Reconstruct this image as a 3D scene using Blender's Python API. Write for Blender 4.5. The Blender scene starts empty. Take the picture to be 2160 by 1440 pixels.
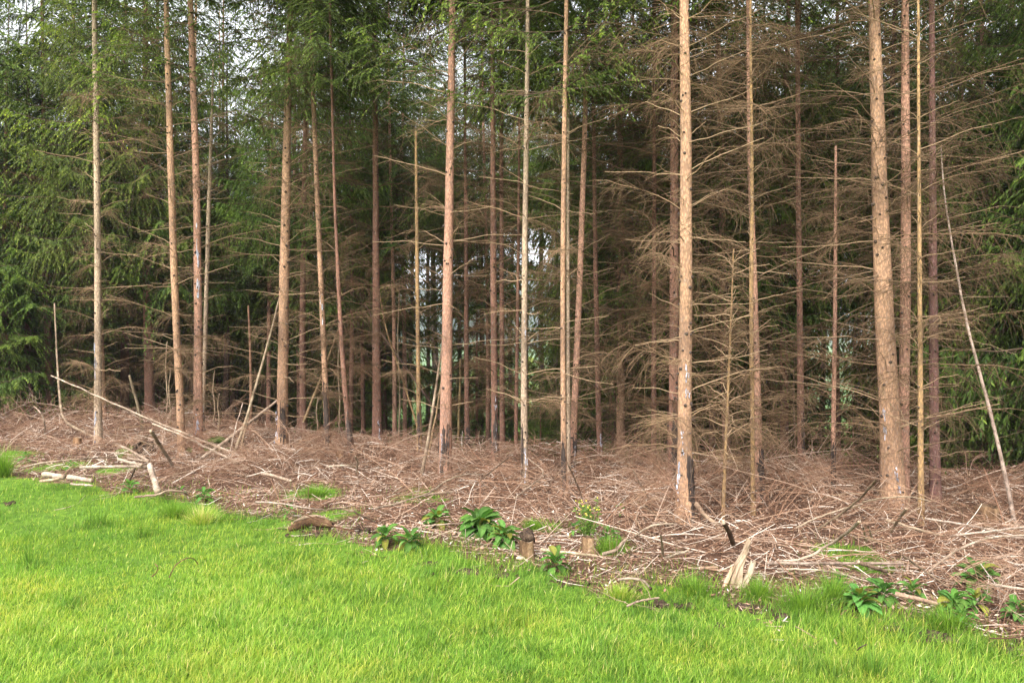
import bpy, math, random
import numpy as np
from math import radians, sin, cos, pi

# ------------------------------------------------------------------ camera, sky, sun, exposure
sc = bpy.context.scene
COL = sc.collection
F, CX, HY, CAMH = 1700.0, 1080.0, 690.0, 1.6      # focal length in photo pixels, principal column, horizon row, eye height

cam_d = bpy.data.cameras.new('camera')
cam_d.sensor_width = 36.0
cam_d.lens = 36.0 * F / 2160.0
cam_d.shift_y = -(720.0 - HY) / 2160.0
cam_d.clip_start = 0.05
cam_d.clip_end = 6000.0
cam = bpy.data.objects.new('camera', cam_d)
COL.objects.link(cam)
cam.location = (0, 0, CAMH)
cam.rotation_euler = (radians(90), 0, 0)
sc.camera = cam

SUN_EL, SUN_ROT = radians(48), radians(206)
w = bpy.data.worlds.new('World')
sc.world = w
w.use_nodes = True
wn, wl = w.node_tree.nodes, w.node_tree.links
wn.clear()
sky = wn.new('ShaderNodeTexSky')
sky.sky_type = 'NISHITA'
sky.sun_disc = False
sky.sun_elevation = SUN_EL
sky.sun_rotation = SUN_ROT
sky.air_density = 1.0
sky.dust_density = 4.0
sky.ozone_density = 1.0
hs = wn.new('ShaderNodeHueSaturation')
hs.inputs['Saturation'].default_value = 0.12       # overcast: grey-white cloud sheet
bg = wn.new('ShaderNodeBackground')
bg.inputs['Strength'].default_value = 0.15
wo = wn.new('ShaderNodeOutputWorld')
wl.new(sky.outputs[0], hs.inputs['Color'])
wl.new(hs.outputs[0], bg.inputs['Color'])
wl.new(bg.outputs[0], wo.inputs[0])

sl = bpy.data.lights.new('sun', 'SUN')
sl.energy = 1.3
sl.angle = radians(28)
sl.color = (1.0, 0.955, 0.90)
sun = bpy.data.objects.new('sun', sl)
COL.objects.link(sun)
sd = np.array([sin(SUN_ROT) * cos(SUN_EL), cos(SUN_ROT) * cos(SUN_EL), sin(SUN_EL)])   # towards the sun
from mathutils import Vector, Matrix, Quaternion
sun.rotation_euler = Vector(sd).to_track_quat('Z', 'Y').to_euler()
sun.location = (-5, -10, 20)

vs = sc.view_settings
vs.view_transform = 'Standard'
vs.look = 'None'
vs.exposure = 2.0
vs.gamma = 1.0
vs.use_curve_mapping = False
sc.render.engine = 'CYCLES'
sc.cycles.use_denoising = True
sc.cycles.max_bounces = 4
sc.cycles.diffuse_bounces = 2
sc.cycles.transmission_bounces = 2
sc.cycles.glossy_bounces = 1
sc.cycles.volume_bounces = 1

# ------------------------------------------------------------------ small numeric helpers
RNG = np.random.default_rng(7)
random.seed(11)
U = lambda a, b, n=None: RNG.uniform(a, b, n)

def smooth(a, b, x):
    t = np.clip((x - a) / (b - a), 0, 1)
    return t * t * (3 - 2 * t)

def brow(x): return np.interp(x, [-14, -9, -5, -3, 0, 3, 6, 12], [16, 15, 12.6, 11.2, 9.5, 8.3, 7.9, 7.7])   # distance at which the ground starts to fall

def gz(x, y):
    """height of the ground: almost flat at the wood's edge, falling to a valley behind it, hills beyond"""
    x = np.asarray(x, float); y = np.asarray(y, float)
    near = np.exp(-(np.maximum(0, np.hypot(x, y) - 30) / 40) ** 2)
    n = (.022 * np.sin(.9 * x + .3 + .4 * y) + .02 * np.sin(1.3 * y - .5 * x) + .010 * np.sin(3.1 * x + 1.7 * y) + .008 * np.sin(5.3 * y - 2.2 * x)) * near
    t = np.maximum(0, y - brow(x))
    fall = -3.0 * smooth(0, 11, t) - 19.5 * (1 - np.exp(-np.maximum(0, t - 8) / 170.0))
    hill = 92 * smooth(520, 1350, y) * (1 + .22 * np.sin(x / 210 + .7) + .1 * np.sin(x / 90.0)) + 30 * smooth(1350, 2600, y)
    back = 0.02 * np.maximum(0, -y - 20)
    return n + fall + hill + back

def gz1(x, y): return float(gz(x, y))

def ground_pix(px, py, h=0.0):
    """a photo pixel on something h metres above the ground -> world point"""
    z = h
    for _ in range(6):
        d = F * (CAMH - z) / (py - HY)
        x = (px - CX) / F * d
        z = gz1(x, d) + h
    return np.array([x, d, z])

def at(px, py, d):
    return np.array([(px - CX) / F * d, d, CAMH - (py - HY) / F * d])

def norm(v, axis=-1):
    return v / np.maximum(1e-9, np.linalg.norm(v, axis=axis, keepdims=True))

def tubes(P, R, sides=3, phase=0.0):
    """P (N,K,3) polylines, R (N,K) radii -> verts, quads, and per-vertex index of its tube"""
    P = np.asarray(P, float); R = np.asarray(R, float)
    N, K, _ = P.shape
    T = np.empty_like(P)
    T[:, 1:-1] = P[:, 2:] - P[:, :-2]; T[:, 0] = P[:, 1] - P[:, 0]; T[:, -1] = P[:, -1] - P[:, -2]
    T = norm(T)
    ref = np.where(np.abs(T[:, :1, 2:3]) > .8, np.array([1., 0, 0]), np.array([0, 0, 1.]))
    A = norm(np.cross(T, np.broadcast_to(ref, T.shape)))
    B = np.cross(T, A)
    ang = np.arange(sides) * 2 * pi / sides + phase
    V = P[:, :, None, :] + R[:, :, None, None] * (A[:, :, None, :] * np.cos(ang)[None, None, :, None] + B[:, :, None, :] * np.sin(ang)[None, None, :, None])
    V = V.reshape(-1, 3)
    base = (np.arange(N) * K * sides)[:, None, None]
    k = (np.arange(K - 1) * sides)[None, :, None]
    s = np.arange(sides)[None, None, :]; s2 = (s + 1) % sides
    Q = np.stack([base + k + s, base + k + s2, base + k + sides + s2, base + k + sides + s], -1).reshape(-1, 4)
    return V, Q, np.repeat(np.arange(N), K * sides)

def rhombi(Bp, Tp, W, Sd, mid=.45):
    """narrow leaf-like quads from base to tip"""
    M = Bp + (Tp - Bp) * mid
    V = np.stack([Bp, M + Sd * W[:, None], Tp, M - Sd * W[:, None]], 1).reshape(-1, 3)
    Q = np.arange(len(V)).reshape(-1, 4)
    return V, Q, np.repeat(np.arange(len(Bp)), 4)

class Geo:
    """collects vertices, quads, triangles, per-vertex tint and per-face material"""
    def __init__(s): s.v, s.q, s.t, s.tint, s.qm, s.tm, s.n = [], [], [], [], [], [], 0
    def add(s, V, Q=None, T=None, tint=0.5, mat=0):
        V = np.asarray(V, float).reshape(-1, 3)
        if Q is not None and len(Q): s.q.append(np.asarray(Q) + s.n); s.qm.append(np.full(len(Q), mat))
        if T is not None and len(T): s.t.append(np.asarray(T) + s.n); s.tm.append(np.full(len(T), mat))
        s.v.append(V); s.tint.append(np.broadcast_to(np.asarray(tint, float), (len(V),)).copy()); s.n += len(V)
        return s
    def addg(s, g, M=None, tint_add=0.0):
        V, Q, T, ti, qm, tm = g.arrays()
        if M is not None: V = V @ M[:3, :3].T + M[:3, 3]
        if len(Q): s.q.append(Q + s.n); s.qm.append(qm)
        if len(T): s.t.append(T + s.n); s.tm.append(tm)
        s.v.append(V); s.tint.append(ti + tint_add); s.n += len(V)
    def arrays(s):
        if not hasattr(s, '_c') or s._c[0] != s.n:
            e4, e3 = np.zeros((0, 4), int), np.zeros((0, 3), int)
            s._c = (s.n, (np.concatenate(s.v), np.concatenate(s.q) if s.q else e4, np.concatenate(s.t) if s.t else e3, np.concatenate(s.tint),
                          np.concatenate(s.qm) if s.qm else np.zeros(0, int), np.concatenate(s.tm) if s.tm else np.zeros(0, int)))
        return s._c[1]
    def mesh(s, name, mats, smooth_shade=True):
        V, Q, T, ti, qm, tm = s.arrays()
        me = bpy.data.meshes.new(name)
        me.vertices.add(len(V)); me.vertices.foreach_set('co', V.astype(np.float32).ravel())
        nq, nt = len(Q), len(T)
        me.loops.add(nq * 4 + nt * 3)
        me.loops.foreach_set('vertex_index', np.concatenate([Q.ravel(), T.ravel()]).astype(np.int32))
        me.polygons.add(nq + nt)
        me.polygons.foreach_set('loop_start', np.concatenate([np.arange(nq) * 4, nq * 4 + np.arange(nt) * 3]).astype(np.int32))
        me.polygons.foreach_set('material_index', np.concatenate([qm, tm]).astype(np.int32))
        me.polygons.foreach_set('use_smooth', np.full(nq + nt, smooth_shade))
        a = me.attributes.new('tint', 'FLOAT', 'POINT'); a.data.foreach_set('value', np.clip(ti, 0, 1).astype(np.float32))
        for m in mats: me.materials.append(m)
        me.update(calc_edges=True)
        return me

def rot_z(a): c, s = cos(a), sin(a); return np.array([[c, -s, 0], [s, c, 0], [0, 0, 1.]])
def rot_y(a): c, s = cos(a), sin(a); return np.array([[c, 0, s], [0, 1, 0], [-s, 0, c]])
def rot_x(a): c, s = cos(a), sin(a); return np.array([[1, 0, 0], [0, c, -s], [0, s, c]])
def mat4(R, t, s=1.0):
    M = np.eye(4); M[:3, :3] = R * s; M[:3, 3] = t; return M

def obj(name, me, parent=None, loc=(0, 0, 0), rot=(0, 0, 0), scale=1.0, color=None):
    o = bpy.data.objects.new(name, me)
    COL.objects.link(o)
    o.location = loc; o.rotation_euler = rot
    o.scale = (scale,) * 3 if np.isscalar(scale) else scale
    if color is not None: o.color = (*color, 1)
    if parent is not None: o.parent = parent
    return o

def tag(o, label=None, cat=None, group=None, kind=None):
    if label: o['label'] = label
    if cat: o['category'] = cat
    if group: o['group'] = group
    if kind: o['kind'] = kind
    return o

def thing(name, label, cat, loc, rz=0.0, group=None):
    o = obj(name, None, None, loc, (0, 0, rz))
    o.empty_display_size = .1
    return tag(o, label, cat, group)

# ------------------------------------------------------------------ materials
class NT:
    def __init__(s, name):
        s.m = bpy.data.materials.new(name); s.m.use_nodes = True
        s.t = s.m.node_tree; s.t.nodes.clear()
        s.out = s.n('ShaderNodeOutputMaterial')
    def n(s, typ, **kw):
        nd = s.t.nodes.new(typ)
        for k, v in kw.items():
            if hasattr(nd, k): setattr(nd, k, v)
        return nd
    def l(s, a, b): s.t.links.new(a, b)
    def val(s, sock, v):
        if hasattr(v, 'default_value') or isinstance(v, bpy.types.NodeSocket): s.l(v, sock)
        else: sock.default_value = v
    def attr(s, name): a = s.n('ShaderNodeAttribute'); a.attribute_name = name; return a.outputs['Fac']
    def noise(s, scale, detail=3, rough=.55, vec=None, dist=0.0):
        nd = s.n('ShaderNodeTexNoise'); nd.inputs['Scale'].default_value = scale; nd.inputs['Detail'].default_value = detail
        nd.inputs['Roughness'].default_value = rough; nd.inputs['Distortion'].default_value = dist
        if vec is not None: s.l(vec, nd.inputs['Vector'])
        return nd.outputs['Fac']
    def coord(s, scale=(1, 1, 1), which='Object'):
        c = s.n('ShaderNodeTexCoord'); m = s.n('ShaderNodeMapping'); m.inputs['Scale'].default_value = scale
        s.l(c.outputs[which], m.inputs['Vector']); return m.outputs[0]
    def ramp(s, fac, stops):
        r = s.n('ShaderNodeValToRGB'); e = r.color_ramp.elements
        while len(e) < len(stops): e.new(.5)
        for i, (p, c) in enumerate(stops):
            e[i].position = p; e[i].color = (*c, 1) if len(c) == 3 else c
        s.val(r.inputs['Fac'], fac); return r.outputs['Color']
    def mix(s, fac, a, b, blend='MIX'):
        m = s.n('ShaderNodeMix'); m.data_type = 'RGBA'; m.blend_type = blend
        s.val(m.inputs[0], fac)
        for i, v in ((6, a), (7, b)):
            if isinstance(v, tuple): m.inputs[i].default_value = (*v, 1) if len(v) == 3 else v
            else: s.l(v, m.inputs[i])
        return m.outputs[2]
    def math(s, op, a, b=0.0):
        m = s.n('ShaderNodeMath'); m.operation = op; s.val(m.inputs[0], a); s.val(m.inputs[1], b); return m.outputs[0]
    def maprange(s, v, a, b, c=0.0, d=1.0):
        m = s.n('ShaderNodeMapRange'); s.val(m.inputs[0], v)
        for i, x in enumerate((a, b, c, d)): m.inputs[i + 1].default_value = x
        return m.outputs[0]
    def objcol(s): return s.n('ShaderNodeObjectInfo').outputs['Color']
    def objrand(s): return s.n('ShaderNodeObjectInfo').outputs['Random']
    def bump(s, h, strength=.5, dist=.01):
        b = s.n('ShaderNodeBump'); b.inputs['Strength'].default_value = strength; b.inputs['Distance'].default_value = dist
        s.l(h, b.inputs['Height']); return b.outputs[0]
    def principled(s, col, rough=.8, spec=.2, normal=None):
        p = s.n('ShaderNodeBsdfPrincipled'); s.val(p.inputs['Base Color'], (*col, 1) if isinstance(col, tuple) else col)
        s.val(p.inputs['Roughness'], rough); p.inputs['Specular IOR Level'].default_value = spec
        if normal is not None: s.l(normal, p.inputs['Normal'])
        return p.outputs[0]
    def leafy(s, col, trans_col, amount, rough=.6, spec=.25):
        p = s.principled(col, rough, spec)
        t = s.n('ShaderNodeBsdfTranslucent'); s.val(t.inputs['Color'], trans_col)
        m = s.n('ShaderNodeMixShader'); m.inputs[0].default_value = amount
        s.l(p, m.inputs[1]); s.l(t.outputs[0], m.inputs[2]); return m.outputs[0]
    def done(s, shader): s.l(shader, s.out.inputs['Surface']); return s.m

def M_bark():
    k = NT('bark')
    v = k.coord((1, 1, .42))
    vo = k.n('ShaderNodeTexVoronoi'); vo.inputs['Scale'].default_value = 70; k.l(v, vo.inputs['Vector'])
    flakes = vo.outputs['Distance']
    big = k.noise(3.2, 4, .6, k.coord((1, 1, .3)))
    fine = k.noise(55, 3, .65, v)
    c = k.mix(k.maprange(big, .36, .64), (.55, .52, .52), (1.28, 1.22, 1.18))
    c = k.mix(1.0, k.objcol(), c, 'MULTIPLY')
    c = k.mix(k.maprange(flakes, .3, .62, 0, .48), c, (.075, .05, .04))
    c = k.mix(k.maprange(fine, .56, .75, 0, .45), c, (.40, .33, .27))
    alg = k.noise(6, 4, .7, k.coord((1, 1, .25)))
    c = k.mix(k.maprange(alg, .60, .76, 0, .40), c, (.13, .14, .075))
    h = k.math('ADD', k.math('MULTIPLY', flakes, -.8), fine)
    return k.done(k.principled(c, .92, .12, k.bump(h, .65, .008)))

def M_simple(name, stops, scale=8, stretch=(1, 1, 1), rough=.9, bump=.4, use_objcol=False, bscale=None, spec=.12, bdist=.006):
    k = NT(name); v = k.coord(stretch)
    n = k.noise(scale, 5, .62, v)
    c = k.ramp(n, stops)
    if use_objcol: c = k.mix(1.0, c, k.objcol(), 'MULTIPLY')
    f = k.noise(bscale or scale * 4, 4, .65, v)
    return k.done(k.principled(c, rough, spec, k.bump(f, bump, bdist)))

def M_tinted(name, stops, rough=.9, use_objcol=False, leaf=None, spec=.15, noise_amt=.0):
    k = NT(name)
    t = k.attr('tint')
    c = k.ramp(t, stops)
    if noise_amt:
        n = k.noise(9, 3, .6, k.coord())
        c = k.mix(k.maprange(n, .35, .65, 0, noise_amt), c, (.5, .5, .5), 'MULTIPLY')
    if use_objcol: c = k.mix(1.0, c, k.objcol(), 'MULTIPLY')
    if leaf:
        tc = k.mix(1.0, c, (*leaf[1], 1), 'MULTIPLY')
        return k.done(k.leafy(c, tc, leaf[0], rough, spec))
    return k.done(k.principled(c, rough, spec))

MAT = {}
MAT['bark'] = M_bark()
MAT['knot'] = M_simple('knot', [(.3, (.035, .026, .022)), (.7, (.09, .065, .05))], 40)
MAT['dead'] = M_tinted('dead_branch', [(0, (.055, .036, .023)), (.45, (.155, .106, .066)), (.8, (.31, .24, .165)), (1, (.48, .40, .31))], .92, True)
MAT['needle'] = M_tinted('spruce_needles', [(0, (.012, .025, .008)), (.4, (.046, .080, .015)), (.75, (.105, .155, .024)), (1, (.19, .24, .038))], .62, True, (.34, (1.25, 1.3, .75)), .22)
MAT['boughwood'] = M_tinted('bough_wood', [(0, (.06, .042, .028)), (1, (.16, .11, .07))], .9)
def M_grass():
    k = NT('grass_blades')
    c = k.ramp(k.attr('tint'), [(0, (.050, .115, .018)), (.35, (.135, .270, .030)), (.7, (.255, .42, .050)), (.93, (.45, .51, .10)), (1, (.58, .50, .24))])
    v = k.coord(which='Object')
    c = k.mix(k.maprange(k.noise(1.1, 4, .65, v), .42, .62), c, k.mix(1.0, c, (1.22, 1.0, .95), 'MULTIPLY'))
    c = k.mix(k.maprange(k.noise(2.7, 4, .7, v), .50, .68), c, k.mix(1.0, c, (.66, .80, .85), 'MULTIPLY'))
    return k.done(k.leafy(c, k.mix(1.0, c, (1.2, 1.2, .75), 'MULTIPLY'), .52, .55, .25))
MAT['grass'] = M_grass()
MAT['brash'] = M_tinted('brash_twigs', [(0, (.045, .025, .017)), (.3, (.160, .080, .048)), (.55, (.28, .170, .110)), (.8, (.43, .33, .255)), (1, (.62, .54, .46))], .92)
def M_stick():
    k = NT('stick_bark')
    n = k.noise(7, 5, .65, k.coord()); f = k.noise(48, 4, .7, k.coord()); v = k.noise(16, 3, .6, k.coord((1, 1, 3)))
    c = k.ramp(n, [(.32, (.10, .075, .058)), (.5, (.26, .205, .165)), (.68, (.42, .355, .30))])
    c = k.mix(1.0, c, k.objcol(), 'MULTIPLY')
    c = k.mix(k.maprange(f, .52, .64, 0, .75), c, (.055, .042, .034))
    c = k.mix(k.maprange(v, .60, .70, 0, .6), c, (.10, .105, .06))
    return k.done(k.principled(c, .92, .12, k.bump(f, .8, .006)))
MAT['stick'] = M_stick()
MAT['cutwood'] = M_simple('cut_wood', [(.3, (.24, .17, .12)), (.5, (.46, .37, .28)), (.7, (.64, .55, .45))], 9, (3, 3, .6), .85, .5, True, 40)
MAT['rotwood'] = M_simple('rotten_wood', [(.28, (.03, .022, .017)), (.5, (.13, .09, .06)), (.72, (.30, .23, .16))], 7, (2, 2, .7), .95, 1.0, True, 30, .1, .02)
MAT['soil'] = M_simple('soil', [(.3, (.022, .015, .011)), (.55, (.07, .046, .032)), (.75, (.16, .11, .075))], 16, (1, 1, 1), .95, 1.0, False, 45, .1, .02)
MAT['moss'] = M_simple('moss', [(.3, (.03, .045, .012)), (.6, (.10, .15, .03)), (.8, (.17, .20, .06))], 14, (1, 1, 1), .95, 1.0, False, 60, .1, .02)
MAT['resin'] = M_simple('resin', [(.35, (.13, .12, .13)), (.5, (.38, .38, .43)), (.65, (.62, .62, .68))], 26, (1, 1, .4), .55, .6, False, 60, .3)
MAT['wound'] = M_simple('bark_wound', [(.3, (.016, .012, .010)), (.58, (.055, .038, .030)), (.75, (.20, .15, .12))], 22, (1, 1, .35), .8, .9, False, 50, .25)

def M_leaf():
    k = NT('foxglove_leaf')
    t = k.attr('tint'); n = k.noise(14, 3, .6, k.coord())
    c = k.ramp(t, [(0, (.035, .105, .022)), (.5, (.080, .190, .036)), (1, (.155, .28, .065))])
    c = k.mix(k.maprange(n, .3, .7, 0, .6), c, (.55, .62, .55), 'MULTIPLY')
    c = k.mix(1.0, c, k.objcol(), 'MULTIPLY')
    w_ = k.noise(60, 2, .6, k.coord())
    p = k.principled(c, .72, .18, k.bump(w_, .7, .006))
    tr = k.n('ShaderNodeBsdfTranslucent'); k.l(k.mix(1.0, c, (1.2, 1.3, .6), 'MULTIPLY'), tr.inputs['Color'])
    m = k.n('ShaderNodeMixShader'); m.inputs[0].default_value = .3; k.l(p, m.inputs[1]); k.l(tr.outputs[0], m.inputs[2])
    return k.done(m.outputs[0])
MAT['leaf'] = M_leaf()
MAT['broadleaf'] = M_tinted('broadleaf_foliage', [(0, (.05, .11, .015)), (.5, (.10, .20, .03)), (1, (.18, .29, .05))], .6, True, (.45, (1.2, 1.25, .6)), .2)

def M_ground():
    k = NT('ground')
    g = k.attr('grassy'); v = k.coord()
    lit = k.ramp(k.noise(28, 6, .75, v), [(.28, (.030, .017, .012)), (.48, (.105, .056, .037)), (.62, (.19, .115, .078)), (.8, (.32, .22, .16))])
    patch = k.noise(2.1, 4, .6, v)
    lit = k.mix(k.maprange(patch, .42, .66, 0, .55), lit, (.11, .058, .036))
    gr = k.ramp(k.noise(11, 5, .7, v), [(.3, (.050, .105, .015)), (.55, (.12, .215, .025)), (.8, (.20, .29, .04))])
    far = k.ramp(k.noise(.012, 4, .6, v), [(.35, (.07, .13, .03)), (.6, (.10, .17, .045)), (.75, (.05, .09, .03))])
    sep = k.n('ShaderNodeSeparateXYZ'); k.l(v, sep.inputs[0])
    gr = k.mix(k.maprange(sep.outputs[1], 60, 120), gr, far)
    wood = k.ramp(k.noise(.05, 5, .7, v), [(.35, (.022, .045, .018)), (.7, (.05, .085, .03))])
    gr = k.mix(k.maprange(sep.outputs[1], 640, 720), gr, wood)
    e = k.math('ADD', g, k.math('MULTIPLY', k.math('SUBTRACT', k.noise(3.5, 5, .7, v), .5), .9))
    c = k.mix(k.maprange(e, .42, .58), lit, gr)
    return k.done(k.principled(c, .95, .1, k.bump(k.noise(36, 5, .75, v), 1.0, .03)))
MAT['ground'] = M_ground()

# ------------------------------------------------------------------ ground
EDGE_PIX = [(-400, 960), (-150, 972), (0, 985), (60, 1012), (200, 1028), (330, 1050), (450, 1066), (560, 1085), (620, 1122), (760, 1140), (860, 1160), (960, 1180),
            (1100, 1205), (1250, 1240), (1350, 1268), (1500, 1272), (1650, 1280), (1750, 1290), (1900, 1312), (2000, 1335), (2160, 1385), (2400, 1450), (2900, 1560)]
EP = np.array([ground_pix(*p)[:2] for p in EDGE_PIX])
EP = EP[np.argsort(EP[:, 0])]
def edge_y(x):
    x = np.asarray(x, float)
    return np.interp(x, EP[:, 0], EP[:, 1]) + np.where(x > EP[-1, 0], -(x - EP[-1, 0]) * .5, 0) + np.where(x < EP[0, 0], (EP[0, 0] - x) * .3, 0)

PATCHES = [ground_pix(*p)[:2].tolist() + [r] for p, r in (((665, 1040), .35), ((880, 1052), .35), ((1150, 1112), .22), ((1290, 1160), .18), ((1780, 1165), .3), ((120, 985), .45), ((440, 945), .4), ((20, 960), .5), ((700, 1085), .3), ((250, 990), .3), ((1830, 1190), .25))]
def ejit(x, y):
    return .20 * np.sin(2.3 * x + 1.1 * y) * np.sin(1.7 * y - 1.9 * x + 1) + .13 * np.sin(5.1 * x + 2.0 * y + 2) * np.sin(3.9 * y - 2 * x) + .08 * np.sin(11 * x + 6 * y) + .05 * np.sin(23 * x - 17 * y)
def grassy(x, y):
    s = (edge_y(x) + ejit(x, y) - y) / .6 + .5
    g = np.clip(s, 0, 1)
    for a, b, r in PATCHES:
        g = np.maximum(g, np.clip(1.25 - np.hypot(x - a, y - b) / r, 0, .75))
    return np.maximum(g, smooth(38, 60, y))

def build_ground():
    def axis(fine0, fine1, step, lim0, lim1, grow=1.22):
        a = list(np.arange(fine0, fine1 + 1e-6, step))
        s = step; up = []
        x = a[-1]
        while x < lim1: s *= grow; x += s; up.append(x)
        s = step; dn = []
        x = a[0]
        while x > lim0: s *= grow; x -= s; dn.append(x)
        return np.array(dn[::-1] + a + up)
    xs = axis(-12, 9, .16, -2600, 2600); ys = axis(1.5, 18, .16, -400, 3000)
    X, Y = np.meshgrid(xs, ys)
    Z = gz(X, Y)
    V = np.stack([X, Y, Z], -1).reshape(-1, 3)
    nx, ny = len(xs), len(ys)
    i = (np.arange(ny - 1)[:, None] * nx + np.arange(nx - 1)[None, :]).ravel()
    Q = np.stack([i, i + 1, i + nx + 1, i + nx], -1)
    g = Geo().add(V, Q)
    me = g.mesh('ground', [MAT['ground']])
    a = me.attributes.new('grassy', 'FLOAT', 'POINT'); a.data.foreach_set('value', grassy(V[:, 0], V[:, 1]).astype(np.float32))
    tag(obj('ground', me), kind='structure')
build_ground()

# ------------------------------------------------------------------ branch and bough libraries
def arc(p0, d, L, g, n, side=None, bend=0.0):
    """N curved twigs: start p0, unit direction d, length L, sag g -> (N,n,3)"""
    u = np.linspace(0, 1, n)[None, :, None]
    P = p0[:, None, :] + d[:, None, :] * L[:, None, None] * u
    P[:, :, 2] -= (g * L)[:, None] * (u[:, :, 0] ** 2)
    if side is not None: P += side[:, None, :] * (bend * L)[:, None, None] * u ** 2
    return P

def dead_branch(kind, seed, light=False):
    r = np.random.default_rng(seed)
    g = Geo()
    if kind == 'bare': L, a, b, nt, r0 = 1.0, r.uniform(-.06, .24), r.uniform(-.04, .14), r.integers(9, 16), .0066
    else: L, a, b, nt, r0 = 1.5, r.uniform(.05, .30), r.uniform(.05, .26), r.integers(26, 36), .0072
    K = 5 if light else 8
    s = np.linspace(0, 1, K)
    wig = np.cumsum(r.normal(0, .013, (K, 2)), 0) * (s[:, None] > 0)
    stem = np.stack([L * s, wig[:, 0] * L, L * (a * s - b * s * s) + wig[:, 1] * L * .7], -1)
    rad = r0 * (1 - .72 * s) 
    if kind == 'bare': rad = r0 * (1 - .5 * s)
    V, Q, _ = tubes(stem[None], rad[None], 3 if light else 4)
    g.add(V, Q, tint=(.62 if kind == 'bare' else .5))
    t = np.sort(r.uniform(.12 if kind == 'twiggy' else .22, .98, nt))
    p0 = np.stack([np.interp(t, s, stem[:, i]) for i in range(3)], -1)
    sgn = np.where(np.arange(nt) % 2, 1, -1)
    d = norm(np.stack([r.uniform(.25, .9, nt), sgn * r.uniform(.5, 1, nt), r.uniform(-.35, .3, nt)], -1))
    tl = L * r.uniform(.16, .40, nt) * (1.15 - .5 * t) if kind == 'twiggy' else L * r.uniform(.08, .36, nt)
    sag = r.uniform(.0, .5, nt)
    n = 4 if light else 5
    P = arc(p0, d, tl, sag, n, np.stack([np.ones(nt), np.zeros(nt), np.zeros(nt)], -1), r.uniform(-.1, .3, nt))
    V, Q, ix = tubes(P, np.linspace(.0028, .0013, n)[None].repeat(nt, 0), 3)
    g.add(V, Q, tint=r.uniform(.05, .55, nt)[ix])
    if kind == 'twiggy':
        m = nt * (1 if light else 2)
        j = r.integers(0, nt, m); k = r.integers(1, n - 1, m)
        p1 = P[j, k]
        d1 = norm(d[j] + r.normal(0, .6, (m, 3)) + np.array([0, 0, -.25]))
        P1 = arc(p1, d1, tl[j] * r.uniform(.3, .75, m), r.uniform(.2, .9, m), 4 if not light else 3)
        V, Q, ix = tubes(P1, np.linspace(.0019, .0011, P1.shape[1])[None].repeat(m, 0), 3)
        g.add(V, Q, tint=r.uniform(.0, .5, m)[ix])
    return g

def live_bough(seed, nsec=28, nbl=18, L=1.7, full=1.0, wscale=1.0):
    r = np.random.default_rng(seed)
    g = Geo()
    K = 7; s = np.linspace(0, 1, K)
    droop = r.uniform(.1, .32)
    stem = np.stack([L * s, np.cumsum(r.normal(0, .02, K)) * L, L * (-droop * s + .22 * s ** 3)], -1); stem[0] = 0
    V, Q, _ = tubes(stem[None], (.012 * (1 - .8 * s))[None], 3)
    g.add(V, Q, tint=.3, mat=1)
    t = np.linspace(.16, 1.0, nsec) + r.uniform(-.015, .015, nsec)
    p0 = np.stack([np.interp(t, s, stem[:, i]) for i in range(3)], -1)
    sgn = np.where(np.arange(nsec) % 2, 1., -1.)
    d = norm(np.stack([r.uniform(.55, 1.0, nsec), sgn * r.uniform(.55, 1.0, nsec), r.uniform(-.35, .12, nsec)], -1))
    d[-1] = norm(np.array([1, 0, .15]))
    tl = L * (.34 * np.sin(np.clip(t * 1.05 + .08, 0, 1) * pi) ** .7 + .09) * r.uniform(.7, 1.2, nsec)
    sag = r.uniform(.35, 1.15, nsec)
    P = arc(p0, d, tl, sag, 5)
    V, Q, ix = tubes(P[:, ::2], np.array([.0035, .0025, .0012])[None].repeat(nsec, 0), 3)
    g.add(V, Q, tint=.3, mat=1)
    u = (np.arange(nbl) + .6) / nbl
    Bp, Tp, W, Sd, TI = [], [], [], [], []
    for side in (-1, 1, 0):
        uu = np.clip(u[None, :] + r.uniform(-.06, .06, (nsec, nbl)), .08, 1)
        keep = r.uniform(0, 1, (nsec, nbl)) < full
        x = uu * 4; i0 = np.minimum(x.astype(int), 3); fr = x - i0
        rows = np.arange(nsec)[:, None]
        b = P[rows, i0] * (1 - fr)[..., None] + P[rows, i0 + 1] * fr[..., None]
        tan = norm(P[rows, i0 + 1] - P[rows, i0])
        lat = norm(np.cross(tan, np.array([0, 0, 1.])))
        if side: dr = norm(tan * r.uniform(.55, 1.1, (nsec, nbl))[..., None] + lat * side * r.uniform(.4, .9, (nsec, nbl))[..., None] + np.array([0, 0, -.4]) + r.normal(0, .12, (nsec, nbl, 3)))
        else: dr = norm(tan + np.array([0, 0, -.7]) + r.normal(0, .3, (nsec, nbl, 3)))
        ln = r.uniform(.038, .085, (nsec, nbl)) * (1.25 - .6 * uu)
        tip = b + dr * ln[..., None]
        sdv = norm(np.cross(dr, norm(np.array([0, 0, 1.]) + r.normal(0, .7, (nsec, nbl, 3)))))
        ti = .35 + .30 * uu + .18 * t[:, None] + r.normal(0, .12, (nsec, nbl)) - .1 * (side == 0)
        k = keep.ravel()
        Bp.append(b.reshape(-1, 3)[k]); Tp.append(tip.reshape(-1, 3)[k]); Sd.append(sdv.reshape(-1, 3)[k]); TI.append(ti.ravel()[k]); W.append(r.uniform(.0066, .0100, k.sum()) * wscale)
    Bp, Tp, Sd, TI, W = map(np.concatenate, (Bp, Tp, Sd, TI, W))
    V, Q, ix = rhombi(Bp, Tp, W, Sd)
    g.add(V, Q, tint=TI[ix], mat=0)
    return g

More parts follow.
